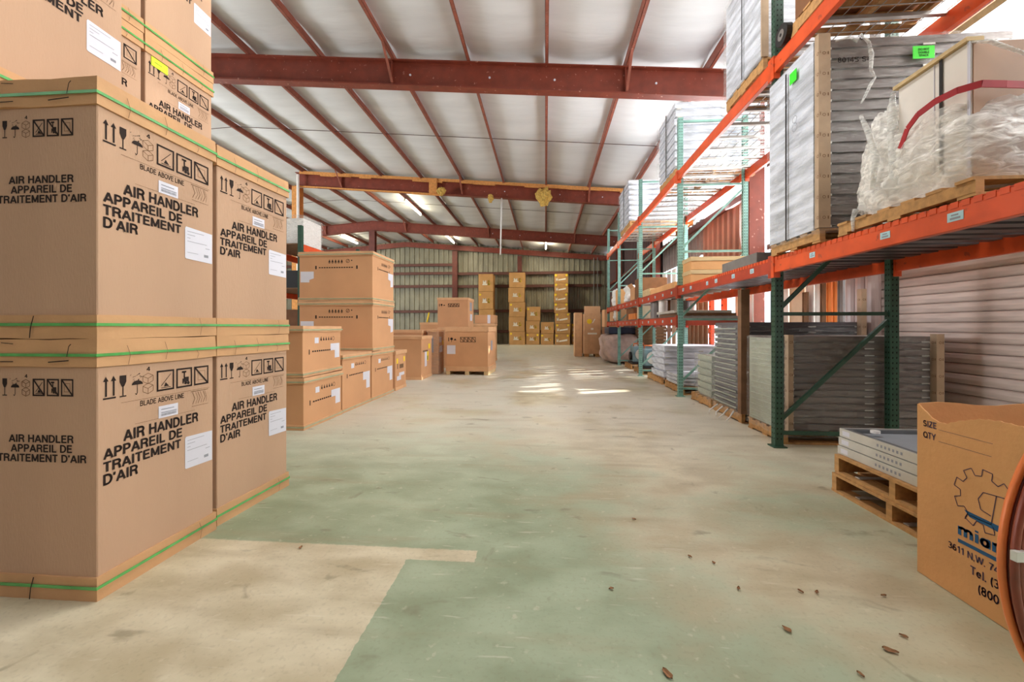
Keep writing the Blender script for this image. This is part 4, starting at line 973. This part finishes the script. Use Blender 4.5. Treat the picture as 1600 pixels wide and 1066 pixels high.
def blob(name, x, y, z, sx, sy, sz, m, label, cat, seed, amp=.12):
    bm = bmesh.new(); bmesh.ops.create_cube(bm, size=2); bmesh.ops.subdivide_edges(bm, edges=bm.edges[:], cuts=14, use_grid_fill=True)
    for v in bm.verts:
        c = v.co.copy(); l = c.length; r = (abs(c.x) ** 6 + abs(c.y) ** 6 + abs(c.z) ** 6) ** (1 / 6)
        c = c / r; n = noise.noise(c * 2 + Vector((seed, 0, 0))) * amp + noise.noise(c * 6 + Vector((seed, 0, 0))) * amp * .4
        c *= 1 + n; v.co = Vector((c.x * sx, c.y * sy, max(-sz, c.z * sz)))
    me = bpy.data.meshes.new(name); bm.to_mesh(me); bm.free(); me.materials.append(M[m])
    for p in me.polygons: p.use_smooth = True
    o = bpy.data.objects.new(name, me); COL.objects.link(o); o.location = (x, y, z + sz); return tag(o, label, cat)
blob('wrapped_bale', 2.55, 14.25, 0.03, .62, .85, .46, 'pinkwrap', 'pinkish film-wrapped bale on the floor at the far end of the rack', 'bale', 3)
o = MB().box(-.55, .55, -.5, .5, 0, .22).build('folded_cover', 'blue_dark', loc=(2.65, 14.3, .97), bevel=.02); tag(o, 'dark blue folded cover lying on the wrapped bale', 'cover')

# ---- goods on the lower shelf (near bays)
pallet(2.22, 3.68, 3.53, 4.25, 1.895, 'pallet on the lower shelf under the tall strapped panel stack', .11)
slabs(2.22, 3.69, 3.55, 4.24, 2.008, 18, .0855, 'panel_dark', 'grey-brown panel in the tall strapped stack on the near shelf', 'grey-brown panels in the tall shelf stack')
o = MB().box(2.205, 2.215, 3.57, 4.23, 2.0, 3.55).build('side_sheet', 'panel_white'); tag(o, 'pale end sheet of the tall shelf stack, facing the aisle', 'sheet')
film(2.21, 3.68, 3.54, 4.24, 1.96, 3.55, 'clear stretch film around the tall shelf stack', 'wrap', e=.018, seed=2)
vpost(2.235, 3.505, 2.0, 3.56, 'printed corner board on the near edge of the tall shelf stack', .09, .05)
vstrap(2.186, 3.92, 1.99, 3.50, 'black strap down the aisle side of the tall shelf stack')
st = MB().box(2.182, 2.185, 3.76, 3.86, 3.36, 3.46).build('warning_sticker', 'neon'); tag(st, 'neon green sticker on the aisle side of the tall shelf stack', 'sticker')
st = empty('warning_sticker', (2.99, 3.50, 3.37), 'neon green DO NOT DOUBLE STACK sticker on the front of the tall stack', 'sticker')
MB().box(-.08, .08, 0, .003, -.04, .06).build('sticker_sheet', 'neon', st)
Ink().text('DO NOT', .04, .12, .062, .018, .03).text('DOUBLE', .04, .12, .038, .018, .03).text('STACK', .045, .115, .014, .018, .03).build('printing', 'ink', st, '-Y', .16, .002, z=-.04, off=.001)
mk = empty('marker_writing', (2.35, 3.505, 3.33), 'black handwritten number 8014S S4 across the stack front', 'writing')
Ink().text('8014S S4', 0, .25, 0, .042, .02).build('pen_strokes', 'ink', mk, '-Y', 0, 0)
mk = empty('marker_writing', (2.50, 3.505, 3.50), 'small black handwritten mark near the stack top', 'writing')
Ink().path([(0, 0), (.015, .025), (.03, .005), (.045, .022), (.05, 0)], .006).build('pen_strokes', 'ink', mk, '-Y', 0, 0)
mk = empty('marker_writing', (2.18, 3.78, 2.9), 'looping black pen scrawl on the aisle side of the tall stack', 'writing')
kk = Ink(); kk.ring(.0, .05, .035, .005); kk.ring(0, .12, .03, .005); kk.path([(-.15, .30), (-.1, .36), (-.12, .27), (-.07, .33), (-.09, .25)], .006); kk.build('pen_strokes', 'ink_grey', mk, '-X', 0, 0)
pts = [(2.33, 3.50, 3.50), (2.42, 3.48, 3.52), (2.47, 3.47, 3.48), (2.50, 3.47, 3.53), (2.56, 3.47, 3.46), (2.58, 3.47, 3.36), (2.575, 3.47, 3.24), (2.60, 3.46, 3.17), (2.56, 3.45, 3.12), (2.52, 3.45, 3.03), (2.48, 3.44, 2.96)]
tag(MB().tube(pts, [.006, .012, .018, .01, .012, .016, .012, .008, .014, .01, .005], 8).build('film_rope', 'wrap_milk', smooth=True), 'twisted rope of film hanging down the front of the tall stack', 'film')

# film-wrapped cabinet
pallet(2.25, 3.2, 2.35, 3.36, 1.895, 'pallet on the near shelf under the wrapped cream cabinet', .10)
cb = empty('cabinet', (2.80, 2.80, 2.0), 'cream metal cabinet in bunched film on the near shelf', 'cabinet')
MB().box(-.43, .45, -.31, .16, 0, .80).build('cabinet_body', 'cabinet', cb, bevel=.004)
MB().box(-.42, .45, -.316, -.311, .02, .79).build('side_panel', 'cabinet_tan', cb)
MB().box(-.436, -.431, -.31, -.298, 0, .80).box(-.434, -.431, -.10, -.096, 0, .8).build('panel_seam', 'label', cb)
MB().box(-.45, -.36, -.31, .18, .802, .825).build('top_strip', 'wood_pale', cb)
vstrap(2.364, 2.655, 2.0, 2.8, 'dark vertical strap on the cream cabinet')
def crumple(label, cx_, cy_, z0, prof, seed, m='wrap_thick', amp=.035):
    """bunched film: rings with their own half sizes and height, heavily puckered"""
    mb = MB(); N = 84
    for j, (hx, hy, z, ox, oy) in enumerate(prof):
        for k in range(N):
            t = 2 * math.pi * k / N; c, s_ = math.cos(t), math.sin(t); r = (abs(c) ** 5 + abs(s_) ** 5) ** (-.2)
            n = noise.noise(Vector((c * 3.2 + seed, s_ * 3.2, z * 6))) + .7 * noise.noise(Vector((c * 8, s_ * 8 + seed, z * 13))) + .5 * noise.noise(Vector((c * 19 + seed, s_ * 19, z * 22)))
            mb.v.append((ox + c * r * hx + c * n * amp, oy + s_ * r * hy + s_ * n * amp, z + n * .02))
    for j in range(len(prof) - 1):
        for k in range(N): mb.f.append((j * N + k, j * N + (k + 1) % N, (j + 1) * N + (k + 1) % N, (j + 1) * N + k))
    o = mb.build('bunched_film', m, loc=(cx_, cy_, z0), smooth=True, fix=False); return tag(o, label, 'film')
pr = []
for j in range(17):
    t = j / 16; bul = math.sin(math.pi * min(1, t * 1.25)) * .05
    pr.append((.50 + bul * .8, .42 + bul, -.02 + .50 * t, 0, .04 + .02 * t))
crumple('thick crumpled clear film bunched round the base of the cream cabinet', 2.81, 2.80, 1.99, pr, 3)
pr2 = []
for j in range(15):
    t = j / 14; pr2.append((.47 - .06 * t * t, .13 + .06 * math.sin(math.pi * (1 - t) ** .8) - .03 * t, .04 + .68 * t, .0 + .04 * t, -.05 * t))
crumple('loose sheet of film sagging behind the cream cabinet', 2.77, 3.16, 2.0, pr2, 8, 'wrap_thick', .035)
o = MB()
pp = [(2.30, 2.86, 2.36), (2.295, 2.80, 2.46), (2.29, 2.72, 2.51), (2.30, 2.62, 2.535), (2.31, 2.50, 2.53), (2.36, 2.42, 2.52), (2.46, 2.40, 2.50), (2.62, 2.39, 2.48)]
for a, b in zip(pp, pp[1:]): o.bar(a, b, .006, .038, (0, 0, 1))
tag(o.build('red_tape', 'red_tape'), 'red plastic strip curling across the wrapped cabinet', 'tape')
tag(MB().tube([(2.27, 3.15, 2.72), (2.25, 3.05, 2.55), (2.26, 3.0, 2.35), (2.25, 3.02, 2.15)], [.012, .02, .022, .014], 8).build('film_rope', 'wrap_milk', smooth=True), 'thick white film fold beside the cream cabinet', 'film')
tag(MB().tube([(2.35, 2.98, 2.79), (2.33, 2.96, 2.6), (2.32, 2.93, 2.4), (2.30, 2.90, 2.2), (2.31, 2.88, 2.08)], [.014, .028, .032, .03, .02], 10).build('film_rope', 'wrap_milk', smooth=True), 'broad milky film fold down the left edge of the cream cabinet', 'film')
tag(MB().tube([(2.37, 2.50, 2.80), (2.42, 2.44, 2.76), (2.55, 2.40, 2.66), (2.7, 2.38, 2.55)], [.006, .012, .01, .008], 8).build('film_rope', 'wrap_milk', smooth=True), 'film strand running down from the cabinet top corner', 'film')
tag(MB().tube([(2.27, 3.2, 2.06), (2.25, 3.2, 1.99), (2.245, 3.19, 1.90)], [.02, .014, .008], 8).build('film_rope', 'wrap_milk', smooth=True), 'short film tail hanging over the orange beam', 'film')

# thin dark tray and flat cartons in the second bay
o = empty('metal_tray', (2.85, 5.0, 1.897), 'flat dark grey metal tray lying on the second bay shelf', 'tray')
MB().box(-.56, .5, -.36, .5, 0, .06).build('tray_body', 'deck', o, bevel=.005); MB().box(-.57, .51, -.37, -.362, .0, .11).box(-.57, -.562, -.36, .5, 0, .11).build('rim', 'post_grey', o)
for k, l in enumerate(('lower flat brown carton beside the second frame', 'upper flat brown carton beside the second frame')):
    o = empty('flat_carton', (2.87, 7.0, 1.912 + k * .21), l, 'carton', 'flat cartons on the lower shelf')
    MB().box(-.53 + .0 * k, .53, -.2, .2, 0, .2).build('carton_body', 'card_kraft', o, bevel=.004)
    MB().box(-.54, .54, -.21, .205, .14, .206).build('lid', 'wood_pale', o)
# upper shelf
def roller(x, y, z):
    o = empty('castor_wheel', (x, y, z + .1), 'black castor wheel beside the pallet on the top right shelf', 'wheel')
    MB().tube([(-.03, 0, 0), (.03, 0, 0)], .10, 24).build('tyre', 'black', o); MB().tube([(-.034, 0, 0), (.034, 0, 0)], .05, 20).build('hub', 'post_grey', o); MB().tube([(-.038, 0, 0), (.038, 0, 0)], .015, 10).build('axle', 'black', o)
roller(2.27, 4.10, 3.882)
pallet(2.28, 3.3, 3.0, 4.02, 3.89, 'pallet on the top shelf of the near bay, seen from below', .13)
o = MB().box(-.5, .5, -.48, .48, 0, .5).build('shelf_crate', 'card_dark', loc=(2.8, 3.51, 4.023), bevel=.01); tag(o, 'dark crate on the near top-shelf pallet', 'crate')
pallet(2.28, 3.3, 1.9, 2.85, 3.89, 'pallet on the top shelf close to the camera, overhead', .13)
o = MB().tube([(3.47, 1.7, 3.70), (3.47, 4.2, 3.70)], .035, 4).build('timber_beam', 'wood_pale'); tag(o, 'pale timber resting along the rear upper beam', 'timber')
pallet(2.26, 3.3, 4.48, 5.35, 3.89, 'pallet under the tall pale wrapped load on the top shelf', .13)
o = empty('wrapped_load', (2.78, 4.92, 4.023), 'tall pale film-wrapped load on the top shelf, upper right', 'load')
MB().box(-.52, .5, -.42, .42, 0, 1.15).build('load_body', 'panel_white', o, bevel=.01); MB().box(-.54, .52, -.44, .44, 0, 1.17).build('stretch_film', 'wrap', o); MB().box(-.545, -.541, -.05, -.035, 0, 1.16).build('strap', 'black', o)
MB().box(-.53, -.46, -.45, -.43, 0, 1.15).build('corner_strip', 'board', o)
pallet(2.30, 3.7, 7.55, 8.5, 3.89, 'pallet under the nearer white slab pile on the upper shelf', .14)
slabs(2.3, 3.75, 7.5, 8.5, 4.032, 8, .145, 'panel_white', 'white slab in the nearer pile on the upper shelf', 'white slabs in the nearer upper pile', jit=.012)
pallet(2.24, 3.9, 11.15, 12.5, 3.89, 'pallet under the farther white slab pile on the upper shelf', .14)
slabs(2.24, 4.0, 11.2, 12.6, 4.032, 8, .138, 'panel_white', 'white slab in the farther pile on the upper shelf', 'white slabs in the farther upper pile', jit=.015)

for (x, y, y2, z1, n_) in ((2.29, 7.5, 7.98, 5.2, 'nearer'), (2.225, 11.2, 11.85, 5.14, 'farther')):
    tag(MB().box(x - .012, x - .006, y2 - .02, y2 + .02, 4.03, z1).build('load_strap', 'black'), 'black strap down the aisle side of the %s upper white slab pile' % n_, 'strap')
film(2.28, 3.77, 7.48, 8.52, 4.0, 5.2, 'clear film round the nearer white slab pile on the upper shelf', 'wrap', e=.02, seed=11)
film(2.22, 4.02, 11.18, 12.62, 4.0, 5.14, 'clear film round the farther white slab pile on the upper shelf', 'wrap', e=.02, seed=14)
# ---- middle shelf goods
def sbox(x0, x1, y0, y1, z0, z1, m, label, cat='carton', name='shelf_carton', rz=0, tape=None, flaps=False):
    w, d, h = x1 - x0, y1 - y0, z1 - z0; o = empty(name, ((x0 + x1) / 2, (y0 + y1) / 2, z0), label, cat, None, rz)
    MB().box(-w / 2, w / 2, -d / 2, d / 2, 0, h).build('carton_body', m, o, bevel=.005)
    if tape: MB().box(-.025, .025, -d / 2 - .002, d / 2 + .002, h * .6, h + .002).build('tape', tape, o)
    if flaps:
        MB().bar((-w / 2, 0, h), (-w / 2 - .08, 0, h + .1), d, .004).build('flap', m, o)
        MB().bar((w / 2, 0, h), (w / 2 + .07, 0, h + .12), d, .004).build('flap', m, o)
    return o
Z1, Z0 = 1.91, 1.40
sbox(2.35, 3.3, 7.7, 9.4, Z1, Z1 + .12, 'card_kraft', 'flat folded carton on the middle shelf, third bay')
sbox(2.34, 3.2, 9.45, 10.1, Z1, Z1 + .16, 'wood_pale', 'pale timber slab on the middle shelf by the third frame', 'timber', 'timber_slab')
sbox(2.35, 3.0, 10.4, 11.0, Z1, Z1 + .52, 'card_dark', 'tall dark carton on the middle shelf just past the third frame')
sbox(2.35, 3.0, 11.05, 11.6, Z1, Z1 + .34, 'card_orange', 'open carton on the middle shelf, fourth bay', flaps=True)
blob('white_bag', 2.62, 12.1, Z1, .28, .34, .24, 'white', 'crumpled white bag on the middle shelf, fourth bay', 'bag', 5, .25)
sbox(2.34, 2.9, 13.3, 13.9, Z1, Z1 + .5, 'card_kraft', 'carton with a yellow spot on the middle shelf, last bay', tape='yellow')
blob('white_bag', 2.6, 14.3, Z1, .26, .3, .28, 'white', 'rumpled pale bag on the middle shelf, last bay', 'bag', 9, .3)
sbox(2.4, 3.0, 14.7, 15.2, Z1, Z1 + .4, 'card_dark', 'dark carton at the far end of the middle shelf')
# lowest shelf goods
tagn = 0
def cyl(x, y, z, r, h, m, label, cat='cylinder', name='steel_cylinder', n=16):
    o = empty(name, (x, y, z), label, cat)
    MB().tube([(0, 0, 0), (0, 0, h)], r, n).build('shell', m, o, smooth=False); MB().tube([(0, 0, h), (0, 0, h + .02)], r * .8, n).build('rim', 'alu_dark', o); return o
sbox(2.36, 3.35, 7.5, 8.75, Z0, Z0 + .05, 'wood_dark', 'flat wooden board on the lowest shelf, third bay', 'board', 'wooden_board')
sbox(2.30, 3.3, 7.55, 8.7, Z0 + .052, Z0 + .10, 'alu', 'pale metal sheet on the wooden board, lowest shelf', 'sheet', 'metal_sheet')
for k, (x, y, r, h, m, l) in enumerate(((2.5, 8.95, .09, .36, 'white', 'slim white canister on the lowest shelf, nearest'), (2.75, 9.0, .08, .38, 'alu', 'slim metal canister right of the white one'), (3.0, 9.1, .1, .34, 'alu_dark', 'dark canister at the back of the lowest shelf'),
        (2.55, 9.55, .16, .36, 'post_grey', 'grey drum on the lowest shelf by the third frame'), (2.9, 9.7, .15, .4, 'card_dark', 'brown drum behind the grey one'), (3.2, 9.3, .1, .36, 'white', 'white canister at the shelf back near the third frame'))):
    cyl(x, y, Z0, r, h, m, l)
ring = [(2.62 + .27 * math.cos(a * math.pi / 12), 9.25 + .0 + .12 * math.sin(a * math.pi / 12), 1.80) for a in range(24)]
sbox(2.36, 2.8, 10.35, 10.8, Z0, Z0 + .32, 'cream', 'cream square box on the lowest shelf, just past the third frame')
sbox(2.34, 2.9, 10.9, 11.8, Z0, Z0 + .16, 'orange_wood', 'orange carton with pale tape on the lowest shelf', tape='ink_white')
sbox(2.5, 3.2, 11.9, 12.9, Z0, Z0 + .36, 'card_dark', 'dark carton on the lowest shelf, fourth bay')
sbox(2.34, 2.8, 13.3, 13.8, Z0, Z0 + .36, 'card_orange_lid', 'open pale carton on the lowest shelf, last bay', flaps=True)
blob('white_bag', 2.5, 14.05, Z0, .18, .2, .2, 'white', 'small pale bag on the lowest shelf, last bay', 'bag', 12, .3)
sbox(2.34, 2.85, 14.4, 15.1, Z0, Z0 + .38, 'card_orange', 'brown carton at the far end of the lowest shelf')
sbox(2.2, 2.9, 15.5, 16.2, 0, 1.2, 'card_dark', 'dark tall carton on the floor past the last frame')
sbox(2.2, 2.9, 15.5, 16.2, 1.205, 1.85, 'card_orange', 'brown carton standing on the dark tall one past the last frame')

# ---- sheets and posts leaning at the right wall
def lean(y0, y1, z1, m, label, x=4.18, name='wall_sheet', cat='sheet', t=.02, z0=0):
    o = empty(name, (x, (y0 + y1) / 2, z0), label, cat)
    w = (y1 - y0) / 2; mb = MB(); mb.box(-t / 2, t / 2, -w, w, 0, z1); mb.build('sheet_face', m, o, bevel=.003)
    MB().box(-t / 2 - .012, -t / 2, -w, -w + .02, 0, z1).box(-t / 2 - .012, -t / 2, w - .02, w, 0, z1).build('edge_fold', m, o); return o
lean(7.95, 8.25, 2.3, 'white', 'white sheet farthest left of the bright group', 3.85)
lean(8.3, 8.62, 2.3, 'cream', 'cream sheet beside the farthest-left white one', 3.85)
for y0, y1, z1, m, l in ((7.6, 7.9, 2.4, 'white', 'white sheet just right of the farthest-left one'), (7.4, 7.58, 2.5, 'white', 'slim white sheet behind the nearest frame post'),
        (6.95, 7.36, 2.5, 'cream', 'cream door-like sheet in the bright group'), (6.72, 6.92, 2.5, 'white', 'narrow white sheet right of the cream one'), (6.55, 6.70, 2.6, 'white', 'white sheet with faint lettering beside the tan board')):
    lean(y0, y1, z1, m, l)
lean(6.76, 6.88, 1.75, 'wood_dark', 'short brown plank in front of the white sheets', 4.10, 'wooden_plank', 'plank')
lean(6.36, 6.52, 2.6, 'wood_dark', 'brown plank left of the orange boards', 4.14, 'wooden_plank', 'plank')
lean(6.24, 6.35, 2.7, 'orange_wood', 'bright orange board at the wall, left one', 4.12, 'orange_board', 'board')
lean(6.12, 6.22, 2.7, 'orange_wood', 'bright orange board at the wall, right one', 4.12, 'orange_board', 'board')
lean(5.98, 6.09, 2.7, 'post_grey', 'grey punched post leaning by the orange boards', 4.10, 'metal_post', 'post')
for k in range(3):
    y = 5.38 + k * .17
    tag(MB().tube([(4.02, y, 0), (4.02, y, 2.6)], .075, 14).build('rolled_sheet', 'pinkgrey'), ['nearest to the camera', 'middle one', 'farthest'][k] + ' of three pinkish rolled sheets standing at the wall', 'sheet roll', 'rolled sheets standing at the wall')
for k, (y, l) in enumerate(((8.95, 'orange spare rack post behind the second bay'), (9.6, 'orange spare rack post, farther one behind the third bay'))):
    o = empty('spare_post', (3.75, y, 0), l, 'post')
    MB().box(-.04, .04, -.06, .06, 0, 2.35).build('post', 'r_orange', o)
    hb = MB()
    for q in range(18): hb.box(-.042, -.04, -.02, .02, .2 + q * .12, .235 + q * .12)
    h = hb.build('slot_holes', 'hole', o); h['kind'] = 'stuff'
for k in range(6):
    y = 11.9 + k * .55; lean(y, y + .4, 3.1, ['white', 'post_grey', 'orange_wood', 'white', 'pinkgrey', 'white'][k], ['first', 'second', 'third', 'fourth', 'fifth', 'sixth'][k] + ' leaning sheet behind the far bays, counted from the camera', 4.2)
for k in range(5):
    y = 8.5 + .0; 
    lean(10.2 + k * .3, 10.42 + k * .3, 2.3, 'wood_dark', ORD[k + 1 if k else 0].replace('lowest', 'first') + ' brown board upright behind the third bay', 3.9, 'upright_board', 'board')

# ================================================================== FOREGROUND RIGHT
p1 = pallet(2.10, 3.1, 2.18, 3.20, 0, 'lower of two stacked pallets beside the brown box', .135, 'Y')
p2 = pallet(2.11, 3.11, 2.17, 3.19, .137, 'upper of two stacked pallets beside the brown box', .135, 'Y')
for k in range(3):
    z = .275 + k * .062; e = .012 * k
    o = empty('metal_pan', (2.66 + .01 * k, 2.70 + .006 * k, z), '%s shallow metal pan frame on the double pallet' % ['lowest', 'middle', 'topmost'][k], 'metal pan', 'shallow metal pans on the double pallet')
    w, d = .52, .49
    MB().box(-w, w, -d, -d + .012, 0, .058).box(-w, w, d - .012, d, 0, .058).box(-w, -w + .012, -d + .012, d - .012, 0, .058).box(w - .012, w, -d + .012, d - .012, 0, .058).build('outer_rim', 'alu', o)
    MB().box(-w + .012, w - .012, -d + .012, d - .012, .012, .02).build('pan_floor', 'tray', o)
    if k == 2:
        MB().box(-w + .012, -w + .05, -d + .012, d - .012, .05, .056).box(-w + .05, w - .012, d - .05, d - .012, .02, .056).build('inner_flange', 'alu_dark', o)
        MB().box(-w + .05, w - .012, -d + .05, d - .06, .03, .034).build('liner', 'tray', o)
    Ink().rect(.03, .10, .012, .045).build('small_label', 'label', o, '-X', 2 * w, 2 * d, .001)
    kk = Ink()
    for q in range(7): kk.rect(.34 + q * .03, .355 + q * .03, .02, .038)
    kk.build('stamped_number', 'ink_grey', o, '-X', 2 * w, 2 * d, .001)
o = MB().tube([(2.30, 3.06, .457), (2.30, 3.06, .475)], .028, 12).build('foil_scrap', 'white'); tag(o, 'small white foil scrap on the top pan', 'scrap')
for k, (y, z) in enumerate(((3.0, .158), (3.0, .02), (2.62, .02))):
    o = MB().box(2.14, 2.34, y - .02, y + .02, z, z + .006).build('metal_strip', 'alu'); tag(o, ['metal strip lying in the upper pallet opening', 'metal strip in the lower pallet opening, far side', 'metal strip in the lower pallet opening, near side'][k], 'metal strip')

# open brown box
bxo = empty('open_carton', (2.17, 1.81, 0), 'large open brown carton with blue gear logo, ragged top edge', 'carton')
W2, D2, H2 = .70, .71, .826
def wall_poly(pts_top, fixed, axis, name):
    mb = MB(); t = .006
    n = len(pts_top)
    for off in (0, t):
        for u, z in pts_top: mb.v.append((fixed + off, u, z) if axis == 'Y' else (u, fixed + off, z))
        for u, z in pts_top: mb.v.append((fixed + off, u, 0.002) if axis == 'Y' else (u, fixed + off, 0.002))
    for k in range(n - 1):
        mb.f += [(k, k + 1, n + k + 1, n + k), (2 * n + k, 3 * n + k, 3 * n + k + 1, 2 * n + k + 1), (k, 2 * n + k, 2 * n + k + 1, k + 1)]
    mb.f += [(0, n, 3 * n, 2 * n), (n - 1, 3 * n - 1, 4 * n - 1, 2 * n - 1)]
    return mb.build(name, 'card_kraft', bxo)
RAG = [(2.2, .826), (2.158, .822), (2.125, .797), (2.083, .766), (2.045, .757), (2.015, .760), (1.971, .782), (1.877, .812), (1.80, .821), (1.715, .817), (1.6, .80), (1.3, .81)]
tops = []
for k in range(61):
    y = 2.165 - k / 60 * D2; y = max(y, 1.81 - D2 / 2)
    for (ya, za), (yb, zb) in zip(RAG, RAG[1:]):
        if ya >= y >= yb: h = za + (zb - za) * (ya - y) / (ya - yb); break
    tops.append((y - 1.81, h + .002 * math.sin(k * 1.9)))
wall_poly(tops, -W2 / 2, 'Y', 'aisle_wall')
wall_poly([(D2 / 2 - t * D2 / 8, H2 + .006 * math.sin(t)) for t in range(9)], W2 / 2 - .006, 'Y', 'rear_wall')
wall_poly([(-W2 / 2 + .006 + (W2 - .012) * t / 8, H2 + .008 * math.sin(t * 1.3)) for t in range(9)], D2 / 2 - .006, 'X', 'far_wall')
wall_poly([(-W2 / 2 + .006 + (W2 - .012) * t / 8, H2 - .03 + .008 * math.sin(t * 1.9)) for t in range(9)], -D2 / 2, 'X', 'near_wall')
MB().box(-W2 / 2 + .006, W2 / 2 - .006, -D2 / 2 + .006, D2 / 2 - .006, .002, .012).build('base', 'card_kraft', bxo)
k = Ink(); U = lambda y: 2.165 - y   # distance from the far corner along the aisle wall
k.text('SIZE', U(2.132), U(2.064), .722, .030, .035); k.text('QTY', U(2.132), U(2.068), .668, .030, .035)
k.text('3611 N.W. 74', U(2.009), U(1.80), .203, .030, .03); k.text('Tel. (3', U(1.912), U(1.80), .142, .036, .03); k.text('(800', U(1.88), U(1.80), .078, .038, .03)
k.rect(U(2.055), U(1.823), .722, .7235); k.rect(U(2.055), U(1.828), .668, .6695)
k.build('printing', 'ink_navy', bxo, '-X', W2, D2)
k = Ink(); gx, gz, r0, r1 = U(1.86), .475, .10, .13; pts = []
for q in range(9):
    a = R(62 + q * 40 - 20)
    for da, rr in ((-12, r0), (-9, r1), (9, r1), (12, r0)):
        pts.append((gx + rr * math.cos(a + R(da)) * .95, gz + rr * math.sin(a + R(da))))
    if a > R(62 + 205): break
k.path(pts, .0035)
k.path([(gx - .075, gz - .11), (gx - .065, gz - .085), (gx + .03, gz - .085), (gx + .05, gz + .04), (gx + .0, gz + .035), (gx - .02, gz + .0), (gx - .01, gz - .04), (gx + .03, gz - .05)], .0035)
k.path([(gx + .05, gz + .04), (gx + .11, gz + .045)], .0035)
k.build('logo_outline', 'ink_navy', bxo, '-X', W2, D2)
k = Ink()
k.poly([(U(1.938), .405), (U(1.915), .382), (U(1.79), .372), (U(1.79), .398)])
k.text('miami', U(1.965), U(1.74), .285, .052, .05); k.rect(U(1.965), U(1.76), .250, .266)
k.build('logo_blue', 'ink_blue', bxo, '-X', W2, D2)

# copper coil, standing on edge in front of the box
coil = empty('copper_tube_coil', (1.775, 1.235, .583), 'large copper tube coil standing on edge at the right picture border', 'tube coil', rz=math.atan(52 / 640))
def circ(r, y, tr, mt, nm='coil_turn'):
    return MB().tube([(r * math.cos(2 * math.pi * a / 72), y, r * math.sin(2 * math.pi * a / 72)) for a in range(72)], tr, 8, closed=True).build(nm, mt, coil, smooth=True)
mts = ['copper_dark', 'copper_dark', 'copper', 'copper_dark', 'copper_dark', 'copper', 'copper_dark', 'copper', 'copper_dark', 'copper_dark']
for q in range(10): circ(.572 - .0185 * q, -.03 + .006 * (q % 2), .009, mts[q])
for q in range(10): circ(.570 - .0185 * q, .0, .009, 'copper' if q in (0, 5) else 'copper_dark')
MB().tube([(-.585, -.045, .03), (-.5, -.05, .0), (-.38, -.045, -.03)], .004, 8).build('tie_wire', 'alu', coil, smooth=True)
MB().box(-.59, -.56, -.05, -.035, .02, .045).build('tie_clip', 'alu', coil)

# ---- leaves and scraps on the floor
def near_what(x, y, s, k):
    s /= 1.35
    if s >= .06 and x > 1.02: return 'largest dry brown leaf, on the bare floor left of the copper coil'
    if s >= .06: return 'large dry brown leaf on the floor by the bottom picture edge'
    if k == 0: return 'star-shaped dry leaf on the bare floor in front of the brown box'
    if -.2 < x < 0: return 'brown leaf lying alone on the green paint, farthest left of the foreground leaves'
    if x < -1: return 'tiny dark leaf scrap on the floor beside the air handler cartons'
    if .2 < x < .5 and y < 1.5: return 'narrow pale brown leaf on the green paint in the foreground'
    return None
def leaf(x, y, s, rz, k):
    mb = MB(); n = 7
    for j in range(n):
        t = j / (n - 1); w = math.sin(math.pi * t) ** .7 * .32 * s * (1 + .3 * math.sin(k + j)); cz = .004 + .012 * s * 8 * (t - .5) ** 2 * (1 + k % 2)
        mb.v += [(t * s - s / 2, -w, cz + .004), (t * s - s / 2, 0, cz), (t * s - s / 2, w * .8, cz + .005)]
    for j in range(n - 1):
        a = j * 3; mb.f += [(a, a + 1, a + 4, a + 3), (a + 1, a + 2, a + 5, a + 4)]
    o = mb.build('dry_leaf', 'leaf', loc=(x, y, 0), rz=rz, fix=False); return tag(o, near_what(x, y, s, k) or 'small curled brown leaf scrap on the open floor', 'leaf', 'dry leaf scraps on the floor')
LV = [(1.00, 1.36, .05), (1.27, 1.62, .035), (.42, 1.45, .035), (1.04, 1.25, .06), (.97, 1.20, .045), (1.20, 1.40, .03), (.95, 1.7, .03), (.88, 1.95, .02), (1.15, 1.95, .02), (1.22, 1.95, .02), (.75, 2.2, .018), (.85, 2.15, .018), (1.25, 1.28, .03), (1.20, 1.22, .025), (.98, 1.05, .06), (1.08, 1.5, .02), (1.38, 1.7, .02), (.55, 2.6, .02), (.3, 1.9, .018), (-.05, 1.35, .03), (1.10, 1.12, .03), (1.5, 1.95, .018), (-1.32, 2.12, .022)]
for k, (x, y, s) in enumerate(LV): leaf(x, y, s * 1.35, random.uniform(0, 6.28), k)
